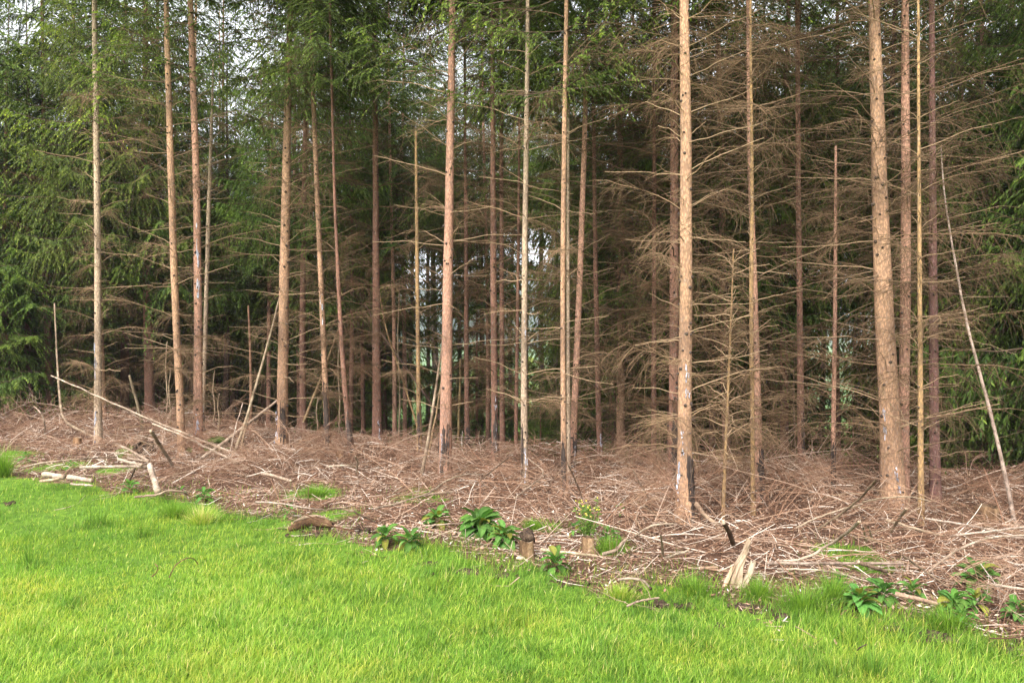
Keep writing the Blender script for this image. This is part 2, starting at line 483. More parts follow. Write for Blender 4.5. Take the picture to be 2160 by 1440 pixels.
BARE = [dead_branch('bare', 100 + i) for i in range(5)]
TWIG = [dead_branch('twiggy', 200 + i) for i in range(8)]
TWIG_L = [dead_branch('twiggy', 300 + i, True) for i in range(7)]
BARE_ME = [g.mesh('bare_branch', [MAT['dead']]) for g in BARE]
TWIG_ME = [g.mesh('twiggy_branch', [MAT['dead']]) for g in TWIG]
BOUGH = [live_bough(400 + i) for i in range(5)]
BOUGH_L = [live_bough(450 + i, 20, 8, wscale=2.0) for i in range(4)]
BOUGH_S = [live_bough(480 + i, 22, 13, 1.5, .55) for i in range(4)]           # thin boughs of the front trees
NEED = [MAT['needle'], MAT['boughwood']]
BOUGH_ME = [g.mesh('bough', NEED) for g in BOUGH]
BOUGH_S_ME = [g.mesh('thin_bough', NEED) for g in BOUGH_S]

def make_crown(seed, H=9.0, R=1.75, per=7.4):
    r = np.random.default_rng(seed); g = Geo()
    z = 0.0
    while z < H - .3:
        t = z / H
        n = int(round(per + r.uniform(-1, 1)))
        a0 = r.uniform(0, 2 * pi)
        for i in range(n):
            ln = R * (1 - t) ** .75 * r.uniform(.65, 1.15) + .15
            lib = BOUGH if t < .40 else BOUGH_L
            M = rot_z(a0 + i * 2 * pi / n + r.uniform(-.35, .35)) @ rot_y(-radians(-14 + 46 * t + r.uniform(-10, 10))) @ rot_x(r.uniform(-.25, .25))
            g.addg(lib[r.integers(len(lib))], mat4(M, (0, 0, z + r.uniform(-.12, .12)), ln / 1.7), r.uniform(-.16, .12))
        z += .40 + .14 * t + r.uniform(-.05, .05)
    return g
CROWN_ME = [make_crown(500 + i).mesh('crown', NEED) for i in range(2)]

def make_bundle(seed, z0=.5, z1=6.0, per=4.2, R=1.1):
    r = np.random.default_rng(seed); g = Geo()
    z = z0
    while z < z1:
        n = int(round(per + r.uniform(-1.5, 1.5))); a0 = r.uniform(0, 2 * pi)
        for i in range(n):
            ln = R * r.uniform(.5, 1.2)
            M = rot_z(a0 + i * 2 * pi / n + r.uniform(-.4, .4)) @ rot_y(-r.uniform(-.22, .16)) @ rot_x(r.uniform(-.3, .3))
            g.addg(TWIG_L[r.integers(len(TWIG_L))], mat4(M, (0, 0, z + r.uniform(-.1, .1)), ln / 1.5), r.uniform(-.15, .1))
        z += r.uniform(.3, .5)
    return g
BUNDLE_ME = [make_bundle(600 + i).mesh('dead_branches', [MAT['dead']]) for i in range(4)]

# ------------------------------------------------------------------ trunks
def trunk_mesh(P, R, seed, knots_to=7.0, sides=12, knot_rate=9):
    """P (K,3) centre line (local), R (K,) radii"""
    r = np.random.default_rng(seed)
    g = Geo()
    K = len(P)
    V, Q, _ = tubes(P[None], R[None], sides)
    V = V.reshape(K, sides, 3)
    ph = r.uniform(0, 6, 4)
    ang = np.arange(sides) * 2 * pi / sides
    zz = P[:, 2][:, None]
    lump = 1 + .045 * np.sin(2 * ang[None] + ph[0] + zz * 1.1) + .03 * np.sin(3 * ang[None] + ph[1] + zz * 5.0) + r.normal(0, .012, (K, sides))
    V = P[:, None, :] + (V - P[:, None, :]) * lump[..., None]
    g.add(V.reshape(-1, 3), Q)
    cap = np.array([[(K - 1) * sides + i, (K - 1) * sides + (i + 1) % sides, K * sides] for i in range(sides)])
    Vt, Qt = g.v[0], g.q[0]
    g.v[0] = np.concatenate([Vt, P[-1:]]); g.tint[0] = np.append(g.tint[0], .5); g.n += 1
    g.t.append(cap); g.tm.append(np.zeros(sides, int))
    zmax = min(P[-1, 2], knots_to)
    n = int(zmax * knot_rate * 1.6)
    if n > 0:
        z = r.uniform(.15, zmax, n); a = r.uniform(0, 2 * pi, n)
        c = np.stack([np.interp(z, P[:, 2], P[:, 0]), np.interp(z, P[:, 2], P[:, 1]), z], -1)
        rr = np.interp(z, P[:, 2], R)
        out = np.stack([np.cos(a), np.sin(a), np.full(n, .15)], -1)
        kr = np.minimum(rr * .26, r.uniform(.007, .015, n)); kl = r.uniform(.005, .022, n)
        Pk = np.stack([c + out * (rr * .9)[:, None], c + out * (rr + kl * .6)[:, None], c + out * (rr + kl)[:, None]], 1)
        Vk, Qk, _ = tubes(Pk, np.stack([kr * 1.3, kr, kr * .15], 1), 5)
        g.add(Vk, Qk, mat=1)
    return g.mesh('trunk', [MAT['bark'], MAT['knot']])

def center_line(pix, d, H, base_flare=1.3, top_w=None):
    """pix: (px, py, width px) from base to top -> local points (base at 0) and radii; continues straight to height H"""
    W = np.array([at(px, py, d) for px, py, _ in pix])
    Rr = np.array([wd / 2 / F * d for *_, wd in pix])
    base = W[0].copy(); L = W - base
    z0 = L[:, 2]
    if H is not None and z0[-1] < H:
        k = 2 if len(L) > 2 else 1
        slope = (L[-1] - L[-1 - k]) / max(1e-6, (z0[-1] - z0[-1 - k]))
        slope[:2] *= .5
        L = np.concatenate([L, (L[-1] + slope * (H - z0[-1]))[None]]); Rr = np.append(Rr, .012)
        z0 = L[:, 2]
    top = z0[-1]
    zs = np.concatenate([[-.12, 0, .06, .15, .28], np.arange(.45, min(top, 7.0), .22), np.arange(7.0, top, .7), [top]])
    zs = np.unique(zs[(zs <= top)])
    P = np.stack([np.interp(zs, z0, L[:, 0]), np.interp(zs, z0, L[:, 1]), zs], -1)
    # round the corners of the pixel polyline
    for _ in range(3): P[1:-1, :2] = .25 * P[:-2, :2] + .5 * P[1:-1, :2] + .25 * P[2:, :2]
    R = np.interp(zs, z0, Rr)
    R = R * (1 + (base_flare - 1) * np.exp(-np.maximum(zs, 0) / .13))
    return base, P, R

def patch_on(tree, P, R, z0, z1, a0, aw, mat, name, seed):
    """irregular patch hugging the trunk: a wound in the bark, or resin run down it in broken drips"""
    r = np.random.default_rng(seed); g = Geo()
    if mat == 'resin': runs = [(z0 + (z1 - z0) * max(0, f - r.uniform(.03, .14)), z0 + (z1 - z0) * min(1, f + r.uniform(.02, .12)), a0 + r.normal(0, aw * .28), aw * r.uniform(.12, .42)) for f in r.uniform(0, 1, 11)]
    else: runs = [(z0, z1, a0, aw)] + [(z0 + (z1 - z0) * r.uniform(0, .5), z1 * r.uniform(.9, 1.25), a0 + r.normal(0, aw * .5), aw * r.uniform(.15, .35)) for _ in range(4)]
    for z0, z1, a0, aw in runs:
        nz, na = max(6, int((z1 - z0) / .03)), 6
        t = np.linspace(0, 1, nz)
        half = aw / 2 * np.sin(np.clip(t * .96 + .03, 0, 1) * pi) ** .5 * (1 + r.normal(0, .4, nz)).clip(.25, 1.8)
        mid = a0 + np.cumsum(r.normal(0, .06, nz)) * min(1, aw * 2)
        V = []
        up = r.uniform(.0, .004)
        for k in range(nz):
            z = z0 + (z1 - z0) * t[k]
            c = np.array([np.interp(z, P[:, 2], P[:, 0]), np.interp(z, P[:, 2], P[:, 1]), z]); rr = np.interp(z, P[:, 2], R)
            for j in range(na):
                f = j / (na - 1) * 2 - 1
                a = mid[k] + half[k] * f
                q = rr * 1.045 + (.003 + up) * (1 - f * f) * (1 + r.normal(0, .5)) - rr * .05 * (abs(f) > .99)
                V.append(c + np.array([cos(a) * q, sin(a) * q, 0]))
        i = (np.arange(nz - 1)[:, None] * na + np.arange(na - 1)[None]).ravel()
        g.add(np.array(V), np.stack([i, i + 1, i + na + 1, i + na], -1))
    return obj(name, g.mesh(name, [MAT[mat]]), tree)

def put_branches(tree, P, R, r, z0, z1, length, gap, per, twig, col, bare_below=0.0, asc=(-.05, .35)):
    """whorls of single dead branches, each an object of its own"""
    z = z0 + r.uniform(0, gap)
    while z < z1:
        a0 = r.uniform(0, 2 * pi); n = max(2, int(round(per * 1.2 + r.uniform(-1.4, 1.4))))
        for i in range(n):
            zz = z + r.normal(0, .025)
            if zz > P[-1, 2] - .05: continue
            a = a0 + i * 2 * pi / n + r.uniform(-.4, .4)
            c = np.array([np.interp(zz, P[:, 2], P[:, 0]), np.interp(zz, P[:, 2], P[:, 1]), zz])
            rr = np.interp(zz, P[:, 2], R)
            q = c + np.array([cos(a), sin(a), 0]) * rr * .7
            tw = r.uniform() < twig * .62 and zz > bare_below
            ln = length * r.uniform(.3, 1.05) * (.75 + .25 * min(1, zz / 3))
            if r.uniform() < .3: ln *= .4; tw = False
            me = TWIG_ME[r.integers(len(TWIG_ME))] if tw else BARE_ME[r.integers(len(BARE_ME))]
            if not tw: ln = min(ln, .8)
            s = ln / (1.5 if tw else 1.0)
            th = max(s, .6) if not tw else max(s * 1.05, .7)
            o = obj('branch', me, tree, q, (r.uniform(-.6, .6), -(r.uniform(-.12, .16) + .10 * min(1, zz / 4)) if tw else -(r.uniform(-.16, .14) + .14 * min(1, zz / 4)), a), (s, th, th), tuple(np.array(col) * r.uniform(.75, 1.25)))
        z += gap * .66 * r.uniform(.7, 1.35)

def put_boughs(tree, P, R, r, z0, z1, length, per, col, gap=.45, thin=True):
    z = z0
    while z < z1:
        a0 = r.uniform(0, 2 * pi)
        for i in range(per):
            a = a0 + i * 2 * pi / per + r.uniform(-.4, .4)
            c = np.array([np.interp(z, P[:, 2], P[:, 0]), np.interp(z, P[:, 2], P[:, 1]), z])
            lib = BOUGH_S_ME if thin else BOUGH_ME
            obj('bough', lib[r.integers(len(lib))], tree, c, (r.uniform(-.3, .3), -r.uniform(-.1, .4), a), length * r.uniform(.6, 1.2) / 1.5, tuple(np.array(col) * r.uniform(.8, 1.25)))
        z += gap * r.uniform(.7, 1.3)

def crown_on(tree, z, H, rad, variant, rz, col, off=(0, 0)):
    return obj('crown', CROWN_ME[variant % len(CROWN_ME)], tree, (off[0], off[1], z), (0, 0, rz), (rad / 1.75, rad / 1.75, (H - z) / 9.0), col)

# bark colours
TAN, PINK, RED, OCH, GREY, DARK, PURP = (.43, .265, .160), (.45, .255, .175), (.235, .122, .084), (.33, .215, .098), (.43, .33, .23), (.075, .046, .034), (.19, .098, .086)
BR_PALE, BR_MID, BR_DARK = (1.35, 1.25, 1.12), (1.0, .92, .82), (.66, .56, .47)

# name, label, [(px,py,width)...], H (None = broken top), bark, branches(z0,z1,len,gap,per,twig), branch colour, live (z0,len,per,colour)|None, crown radius, extras
G_YEL, G_MID, G_DRK = (1.9, 1.7, 1.0), (1.2, 1.15, 1.0), (.85, .9, .95)
FRONT = [
 ('A', 'slender pale grey spruce, leftmost of the front row, with twiggy side branches', [(207, 940, 16), (207, 760, 15), (206, 500, 13), (203, 250, 11), (198, 0, 8)], 8.2, GREY, (.35, 4.9, .85, .36, 3.4, .62), BR_PALE, (4.4, 1.0, 4, G_YEL), .95, [('resin', .05, .5, -1.9, .7), ('resin', .9, 1.4, -1.9, .5)]),
 ('B', 'slim orange-tan spruce, left of the twin trunks and bowing slightly left', [(384, 962, 17), (380, 850, 16), (370, 650, 15), (360, 350, 13), (350, 0, 10)], 10.5, TAN, (.4, 5.2, .95, .42, 3.2, .45), BR_MID, (4.6, 1.1, 3, G_MID), 1.15, []),
 ('C', 'pinkish slim spruce with a bluish white resin streak at mid height', [(418, 955, 19), (418, 700, 17), (415, 400, 15), (401, 0, 11)], 11.5, PINK, (.5, 5.4, 1.0, .45, 3.0, .45), BR_MID, (4.8, 1.1, 3, G_MID), 1.2, [('resin', 1.9, 2.9, -1.2, .9), ('resin', .1, .5, -1.4, .8)]),
 ('D', 'very thin pale dead spruce snapped off high up, beside the pinkish slim spruce', [(425, 908, 10), (432, 750, 9), (440, 450, 8), (447, 250, 6), (450, 128, 3)], None, GREY, (.4, 5.0, .8, .5, 2.4, .35), BR_PALE, None, 0, [('resin', .05, .45, -1.2, 1.0)]),
 ('E', 'stout tan spruce with a white resin scar at its foot and rows of bare branches', [(594, 938, 26), (597, 780, 22), (600, 560, 20), (607, 220, 15), (613, 0, 12)], 12.5, TAN, (.35, 5.6, 1.15, .40, 4.0, .42), BR_PALE, (4.5, 1.2, 4, G_MID), 1.4, [('resin', .02, .45, -2.2, .7), ('wound', .0, .5, -1.2, 1.0)]),
 ('F', 'slim orange-brown spruce with a dark foot, behind and right of the stout tan spruce', [(692, 950, 13), (685, 780, 12), (673, 500, 11), (661, 220, 9)], 10.5, TAN, (.4, 5.2, .95, .4, 3.2, .75), BR_MID, (4.6, 1.2, 4, G_MID), 1.3, [('wound', 0, .75, -1.5, 2.2), ('resin', 1.6, 2.0, -1.4, .8)]),
 ('G', 'thin dark brown spruce leaning left, with a blackened foot', [(743, 960, 13), (735, 900, 11), (722, 760, 10), (712, 560, 8), (705, 400, 6)], 7.5, RED, (.4, 4.2, .9, .4, 3.2, .8), BR_DARK, None, .9, [('wound', 0, .5, -1.5, 2.4)]),
 ('H', 'dark reddish spruce with a rough trunk, midway between the tan and the pink spruce', [(796, 938, 20), (794, 780, 17), (793, 560, 15), (792, 300, 12), (790, 150, 9)], 12, RED, (.6, 6.0, 1.2, .38, 4.0, .85), BR_DARK, (5.2, 1.3, 4, G_MID), 1.5, [('resin', .05, .35, -1.0, .5)]),
 ('I', 'thin ochre dead spruce with a snapped top, left of the pink spruce', [(885, 950, 11), (882, 780, 9), (880, 560, 8), (877, 278, 5)], None, OCH, (.4, 4.5, .7, .45, 2.6, .55), BR_MID, None, 0, [('wound', 0, .5, -1.6, 1.6)]),
 ('J', 'tall pink-brown spruce in the middle with black and white scars at its foot', [(938, 1008, 27), (941, 850, 23), (946, 500, 20), (951, 250, 17), (955, 0, 14)], 13, PINK, (.6, 5.6, 1.1, .45, 3.2, .6), BR_PALE, (4.3, 1.2, 3, G_MID), 1.35, [('wound', 0, .55, -1.9, .9), ('resin', .03, .5, -2.05, .35)]),
 ('K', 'slim dark red spruce just right of the tall pink-brown spruce', [(986, 948, 12), (984, 780, 10), (983, 480, 8), (981, 300, 6)], 10, RED, (.5, 5.5, 1.0, .4, 3.2, .8), BR_DARK, None, 1.2, [('wound', 0, .4, -1.5, 2.0)]),
 ('L', 'dark red-brown spruce with a black scar and white resin at its foot', [(1044, 970, 17), (1043, 850, 14), (1041, 600, 13), (1040, 350, 11)], 12, RED, (.5, 6.0, 1.1, .42, 3.4, .75), BR_DARK, None, 1.35, [('wound', 0, .55, -1.4, 1.6), ('resin', .1, .4, -1.3, .4), ('resin', .6, .8, -1.2, .3)]),
 ('M', 'slim red-brown spruce close behind the scarred dark red one', [(1060, 955, 12), (1059, 780, 10), (1058, 480, 9)], 11, RED, (.5, 6, 1.0, .42, 3.0, .75), BR_DARK, None, 1.2, []),
 ('N', 'very thin brown spruce just left of the pale ochre spruce', [(1088, 962, 8), (1090, 780, 7), (1094, 480, 6)], 7.5, RED, (.5, 4.0, .7, .45, 2.6, .6), BR_DARK, None, .8, []),
 ('O', 'pale ochre spruce dotted with dark knots, with resin runs at its foot', [(1107, 1030, 15), (1105, 850, 14), (1107, 500, 12), (1111, 250, 10), (1113, 60, 8)], 9.0, GREY, (.6, 4.8, .95, .45, 2.8, .5), BR_PALE, (4.0, 1.1, 4, G_MID), 1.1, [('resin', .02, .42, -1.35, .8), ('wound', .1, .6, -2.3, .7), ('resin', 1.5, 1.7, -1.4, .6)]),
 ('P', 'slim tan spruce, left one of a close pair right of centre', [(1190, 1042, 14), (1188, 850, 12), (1187, 600, 11), (1190, 300, 10), (1195, 0, 8)], 10.5, TAN, (.6, 4.6, .8, .5, 2.4, .5), BR_MID, (3.9, 1.1, 4, G_MID), 1.2, [('wound', .0, .5, -1.5, 1.2)]),
 ('Q', 'thin grey spruce pressed against the slim tan one, right one of the close pair', [(1200, 1010, 9), (1199, 850, 8), (1198, 480, 7), (1199, 200, 5)], 7.0, GREY, (.6, 4.4, .6, .55, 1.8, .4), BR_MID, None, .8, []),
 ('R', 'orange-tan spruce leaning right, just behind the close pair', [(1206, 1005, 15), (1212, 850, 14), (1222, 620, 12), (1232, 330, 11), (1241, 0, 8)], 10.5, PINK, (.5, 4.8, 1.1, .42, 3.2, .75), BR_MID, (4.2, 1.1, 3, G_MID), 1.2, [('wound', 0, .4, -1.6, 1.8), ('resin', .03, .35, -1.1, .5)]),
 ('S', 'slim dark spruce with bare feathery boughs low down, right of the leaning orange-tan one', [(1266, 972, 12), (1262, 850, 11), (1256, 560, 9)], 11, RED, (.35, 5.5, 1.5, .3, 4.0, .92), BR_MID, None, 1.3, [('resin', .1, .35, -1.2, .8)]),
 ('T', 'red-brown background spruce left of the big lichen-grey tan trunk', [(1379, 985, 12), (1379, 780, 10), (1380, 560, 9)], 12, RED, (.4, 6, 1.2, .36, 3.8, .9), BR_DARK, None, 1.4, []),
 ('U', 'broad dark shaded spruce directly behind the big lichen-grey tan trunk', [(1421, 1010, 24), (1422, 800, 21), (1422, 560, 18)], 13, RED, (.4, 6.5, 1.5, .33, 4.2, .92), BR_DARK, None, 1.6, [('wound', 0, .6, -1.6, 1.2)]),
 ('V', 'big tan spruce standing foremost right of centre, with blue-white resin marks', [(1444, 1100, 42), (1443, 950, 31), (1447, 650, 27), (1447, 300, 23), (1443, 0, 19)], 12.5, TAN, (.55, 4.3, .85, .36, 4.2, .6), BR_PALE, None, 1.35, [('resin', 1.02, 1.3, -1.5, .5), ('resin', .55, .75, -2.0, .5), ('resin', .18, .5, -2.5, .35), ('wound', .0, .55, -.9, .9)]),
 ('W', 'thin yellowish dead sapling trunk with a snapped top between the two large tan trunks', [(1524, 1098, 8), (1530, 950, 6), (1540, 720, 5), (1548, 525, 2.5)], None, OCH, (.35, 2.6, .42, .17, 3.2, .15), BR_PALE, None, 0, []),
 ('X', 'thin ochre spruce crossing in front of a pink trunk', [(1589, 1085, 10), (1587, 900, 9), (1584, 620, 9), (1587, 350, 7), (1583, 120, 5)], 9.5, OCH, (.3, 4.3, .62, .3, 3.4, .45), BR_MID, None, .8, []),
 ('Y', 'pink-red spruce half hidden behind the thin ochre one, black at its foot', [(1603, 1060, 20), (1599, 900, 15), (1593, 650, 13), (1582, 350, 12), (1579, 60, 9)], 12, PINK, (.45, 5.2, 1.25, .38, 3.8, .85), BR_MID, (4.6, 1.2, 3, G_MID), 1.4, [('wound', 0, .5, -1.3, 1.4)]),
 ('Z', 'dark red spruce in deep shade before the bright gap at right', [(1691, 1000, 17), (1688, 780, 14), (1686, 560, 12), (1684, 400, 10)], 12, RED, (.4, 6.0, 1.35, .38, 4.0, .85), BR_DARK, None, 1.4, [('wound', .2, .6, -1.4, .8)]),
 ('a', 'thin reddish dead spruce with a snapped top, left of the thickest trunk', [(1756, 1042, 11), (1759, 850, 9), (1762, 600, 8), (1763, 308, 5)], None, PINK, (.35, 3.4, .75, .32, 3.2, .5), BR_MID, None, 0, [('wound', 0, .5, -1.5, 1.8)]),
 ('b', 'thickest spruce trunk, light brown and knotty with moss in the branch whorls', [(1887, 1078, 52), (1878, 900, 40), (1862, 600, 36), (1851, 250, 29), (1843, 0, 23)], 13.5, TAN, (.3, 4.6, 1.35, .40, 4.6, .6), BR_MID, None, 1.5, [('resin', .18, .42, -1.6, .22), ('resin', .62, .9, -2.5, .25), ('resin', .05, .12, -1.5, .2)]),
 ('c', 'pink-brown spruce close behind and right of the thickest trunk', [(1904, 1062, 26), (1907, 850, 22), (1911, 500, 19), (1909, 0, 14)], 13, PINK, (.4, 4.8, 1.25, .42, 3.6, .6), BR_MID, (5.3, 1.2, 3, G_MID), 1.4, []),
 ('d', 'thin ochre spruce second to the right of the thickest trunk', [(1943, 1108, 12), (1942, 900, 11), (1940, 600, 9), (1938, 300, 7), (1937, 0, 5)], 9.5, OCH, (.5, 4.3, .8, .36, 3.2, .5), BR_MID, None, .8, []),
 ('e', 'smooth purplish-brown spruce at right, beside the thin ochre spruce', [(1973, 1058, 22), (1970, 850, 18), (1968, 550, 16), (1966, 150, 12)], 13, PURP, (.4, 5.0, 1.25, .40, 3.6, .7), BR_MID, (5.3, 1.2, 3, G_MID), 1.4, []),
 ('f', 'slim tan spruce standing at the far left edge in front of brown branches', [(58, 868, 8), (58, 700, 7), (57, 480, 6)], 7.5, OCH, (.5, 4.6, 1.2, .4, 3.4, .85), BR_DARK, (3.6, 1.2, 4, G_MID), 1.1, []),
 ('g', 'shaded reddish spruce at far left with green boughs above', [(104, 872, 17), (101, 700, 15), (98, 560, 13), (94, 420, 10)], 12.5, RED, (.5, 5.0, 1.6, .34, 4.2, .95), BR_DARK, (3.8, 1.5, 5, G_MID), 1.7, []),
]
LAND = []        # landmarks for labels of the background trees: (px at breast height, short description)
FRONT_POS = []
for n_, (code, label, pix, H, bark, br, bcol, live, crad, extra) in enumerate(FRONT):
    r = np.random.default_rng(1000 + n_)
    b = ground_pix(pix[0][0], pix[0][1])
    d = b[1]
    base, P, R = center_line(pix, d, H)
    t = thing('spruce_tree' if H else 'dead_spruce_tree', label, 'tree', (b[0], d, gz1(b[0], d)), 0, 'spruces along the edge of the wood')
    FRONT_POS.append((b[0], d))
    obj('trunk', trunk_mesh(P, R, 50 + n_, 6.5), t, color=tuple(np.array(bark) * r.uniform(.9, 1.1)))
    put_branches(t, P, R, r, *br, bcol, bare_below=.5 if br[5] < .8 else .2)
    if live:
        put_boughs(t, P, R, r, live[0], 6.6, live[1], live[2], live[3])
    if crad:
        zc = 6.4 if H > 8 else H * .62
        top = P[np.argmin(np.abs(P[:, 2] - zc))]
        crown_on(t, zc, H + .2, crad, n_, r.uniform(0, 6), tuple(np.array((1.1, 1.08, 1.0)) * r.uniform(.85, 1.15)), top[:2])
    for j, (m, z0, z1, a0, aw) in enumerate(extra):
        patch_on(t, P, R, z0, z1, a0, aw, m, 'resin_streak' if m == 'resin' else 'bark_scar', 70 * n_ + j)

# ------------------------------------------------------------------ spruces deeper in the wood
# px column, depth m, trunk diameter m, crown base m, height m, crown radius m, dead branches 0/1
BACK = []
def bk(px, d, dia=.17, cb=2.6, H=13.5, rad=1.7, dead=1): BACK.append([px, d, dia, cb, H, rad, dead])
# left wing, green to the ground
for a in ((-130, 14.5, .2, .8, 12, 1.9), (-40, 17, .2, 1.2, 11.5, 2.0), (35, 20.5, .2, 1.2, 12, 2.0), (170, 19, .2, 2.4, 13, 1.9), (122, 25, .2, 1.2, 14, 2.1), (262, 17.5, .19, 2.6, 13.5, 1.9), (316, 15.8, .2, 3.0, 13.5, 1.8), (328, 20, .22, 1.8, 14, 2.0),
          (238, 24, .2, 1.5, 14, 2.0), (-110, 22, .2, 1.0, 13, 2.0), (402, 18.5, .17, 2.8, 13.0, 1.8), (455, 23, .17, 2.2, 13.5, 1.7), (386, 26, .2, 2.0, 14, 1.9), (527, 27.5, .19, 2.3, 11.0, 1.6), (490, 19.5, .14, 3.2, 8.2, 1.3)): bk(*a)
bk(462, 20.5, .16, 2.4, 14.0, 1.6); bk(474, 17.0, .15, 3.0, 12.5, 1.35); bk(556, 19.0, .16, 2.6, 13.5, 1.45)
# middle left
for a in ((548, 20.5, .15, 3.4, 12, 1.5), (565, 16.0, .11, 3.6, 9.5, 1.1), (632, 17.5, .13, 3.0, 13.0, 1.6), (650, 22, .18, 2.2, 14, 1.9), (610, 27, .2, 2.0, 14.5, 1.9), (716, 19, .15, 2.6, 13, 1.7), (738, 15.8, .10, 3.4, 10.5, 1.3), (768, 16.6, .10, 4.0, 11, 1.3), (760, 24, .2, 2.2, 14, 1.9),
          (814, 18.5, .12, 3.2, 12, 1.5), (832, 15.0, .09, 4.2, 10.5, 1.2), (853, 17.2, .11, 4.2, 12.5, 1.5), (700, 29, .2, 2, 15, 1.9)): bk(*a)
# middle gap: bare stems against the light
for a in ((866, 22, .14, 5.0, 13.5, 1.7, 0), (899, 26, .17, 5.2, 14.5, 1.8, 0), (922, 29, .30, 5.6, 16, 2.0, 0), (968, 21, .13, 4.2, 13, 1.6, 1), (1012, 22, .18, 2.2, 14, 1.9, 1), (1028, 17, .11, 4.6, 12.5, 1.4, 1), (1075, 27, .18, 4.8, 14, 1.8, 0), (1118, 24, .14, 4.9, 13, 1.6, 0), (1148, 28, .26, 5.4, 15, 1.9, 0)): bk(*a)
# middle right, dark
for a in ((1176, 21, .16, 3.6, 13, 1.7), (1225, 23, .2, 2.0, 14, 1.9), (1296, 16.0, .14, 2.0, 13, 1.7), (1318, 21, .18, 1.8, 14, 1.9), (1342, 14.0, .10, 2.6, 12, 1.4), (1270, 26, .2, 2.0, 14, 2.0), (1400, 19, .18, 1.6, 14, 1.9), (1372, 25, .2, 1.8, 14.5, 2.0), (1468, 16.5, .16, 1.6, 13.5, 1.8), (1502, 13.6, .12, 2.6, 12, 1.5), (1513, 21, .2, 1.6, 14, 1.9),
          (1560, 17.5, .16, 1.4, 13.5, 1.8), (1626, 15.0, .12, 1.6, 12.5, 1.6), (1622, 21, .18, 1.8, 14, 1.9), (1668, 18, .16, 3.4, 13, 1.6), (1450, 27, .2, 1.8, 15, 2.0), (1580, 26, .2, 2, 15, 2.0)): bk(*a)
# gap at right
for a in ((1703, 17.5, .17, 3.8, 13.5, 1.7, 1), (1728, 23, .2, 4.6, 14.5, 1.8, 0), (1771, 26, .24, 5.0, 15, 1.9, 0), (1800, 20, .10, 4.4, 12, 1.4, 0), (1832, 25, .2, 4.4, 14.5, 1.8, 0), (1838, 15.5, .15, 3.6, 13, 1.6, 1), (1815, 29, .2, 3.0, 15, 1.9, 0)): bk(*a)
# right wing, dark and green to the ground
for a in ((1925, 15.5, .15, 2.6, 13, 1.7), (1992, 18, .18, 1.4, 13.5, 1.9), (2027, 12.4, .13, 2.0, 12.5, 1.7), (2073, 11.2, .09, 2.6, 11, 1.3), (2062, 16, .2, .9, 13.5, 2.0), (2120, 13.5, .17, .9, 13, 1.9), (2175, 11.4, .16, 1.0, 12.5, 1.7), (2140, 18.5, .2, .8, 14, 2.0), (2240, 14.5, .2, .8, 14, 2.0), (2225, 9.8, .14, 1.6, 12, 1.6), (1960, 24, .2, 1.2, 14.5, 2.0), (1888, 21, .18, 1.6, 14, 1.9), (2060, 23, .2, 1, 15, 2)): bk(*a)
for a in ((2330, 10.5, .18, 1.2, 13, 1.8), (2420, 8.2, .18, 1.6, 13, 1.8), (2300, 13, .2, .8, 14, 2.0), (2380, 16, .2, .8, 14, 2.0), (-260, 16, .2, .8, 13, 2.0), (60, 15.5, .15, 2.2, 11.5, 1.6), (215, 14.5, .15, 3.4, 12, 1.6), (12, 15.2, .16, 1.0, 9.5, 1.7)): bk(*a)  # trees past the right edge: unseen continuation, added to block side light
for a in ((1310, 12.6, .14, 3.2, 12.5, 1.6, .4), (1415, 13.2, .14, 2.8, 13, 1.7, .4), (1535, 12.2, .13, 3.2, 12.5, 1.6, .4), (1655, 12.8, .14, 3.6, 13, 1.6, .4), (1870, 12.2, .13, 3.4, 12.5, 1.5, .4), (1770, 13.2, .12, 4.6, 12.5, 1.5, 0), (640, 14.2, .12, 4.0, 12, 1.4, .4)): bk(*a)
# the rest of the belt
for a in ((205, 31, .2, 1.5, 14, 2.1), (60, 30, .2, 1.2, 13, 2.0), (300, 33, .2, 1.2, 14, 2.1), (570, 33, .2, 1.6, 14, 2.0), (660, 35, .2, 1.6, 15, 2.1), (785, 32, .2, 2.4, 15, 2.0), (1215, 32, .2, 2, 15, 2.0), (1330, 31, .2, 1.6, 15, 2.1), (1510, 32, .2, 1.5, 15.5, 2.1), (1640, 30, .2, 2.2, 15, 2.0), (2000, 30, .2, 1.2, 15, 2.1), (2130, 27, .2, 1.2, 15, 2.1)): bk(*a)

MARKS = [(104, 'far left reddish spruce'), (207, 'leftmost pale grey spruce'), (418, 'slim pinkish spruce with mid-height resin'), (598, 'stout tan spruce'), (794, 'dark reddish rough spruce'), (942, 'tall pink-brown middle spruce'),
         (1106, 'pale ochre knotted spruce'), (1189, 'close pair of slim trunks'), (1445, 'foremost big tan spruce'), (1592, 'crossing ochre and pink trunks'), (1688, 'dark red shaded spruce'), (1870, 'thickest trunk'), (1969, 'purplish-brown spruce')]
ORD = ['first', 'second', 'third', 'fourth', 'fifth', 'sixth', 'seventh', 'eighth', 'ninth', 'tenth', 'eleventh', 'twelfth', 'thirteenth', 'fourteenth', 'fifteenth', 'sixteenth', 'seventeenth', 'eighteenth', 'nineteenth', 'twentieth']
GAPS = [(874, 940, 520), (1100, 1166, 480), (1714, 1836, 500)]          # columns where the sky shows under the crowns, from this row down
SLOTS = [(498, 532, 120), (-30, 32, 75), (860, 905, 100), (1130, 1190, 40)]       # columns where the sky shows above the tops
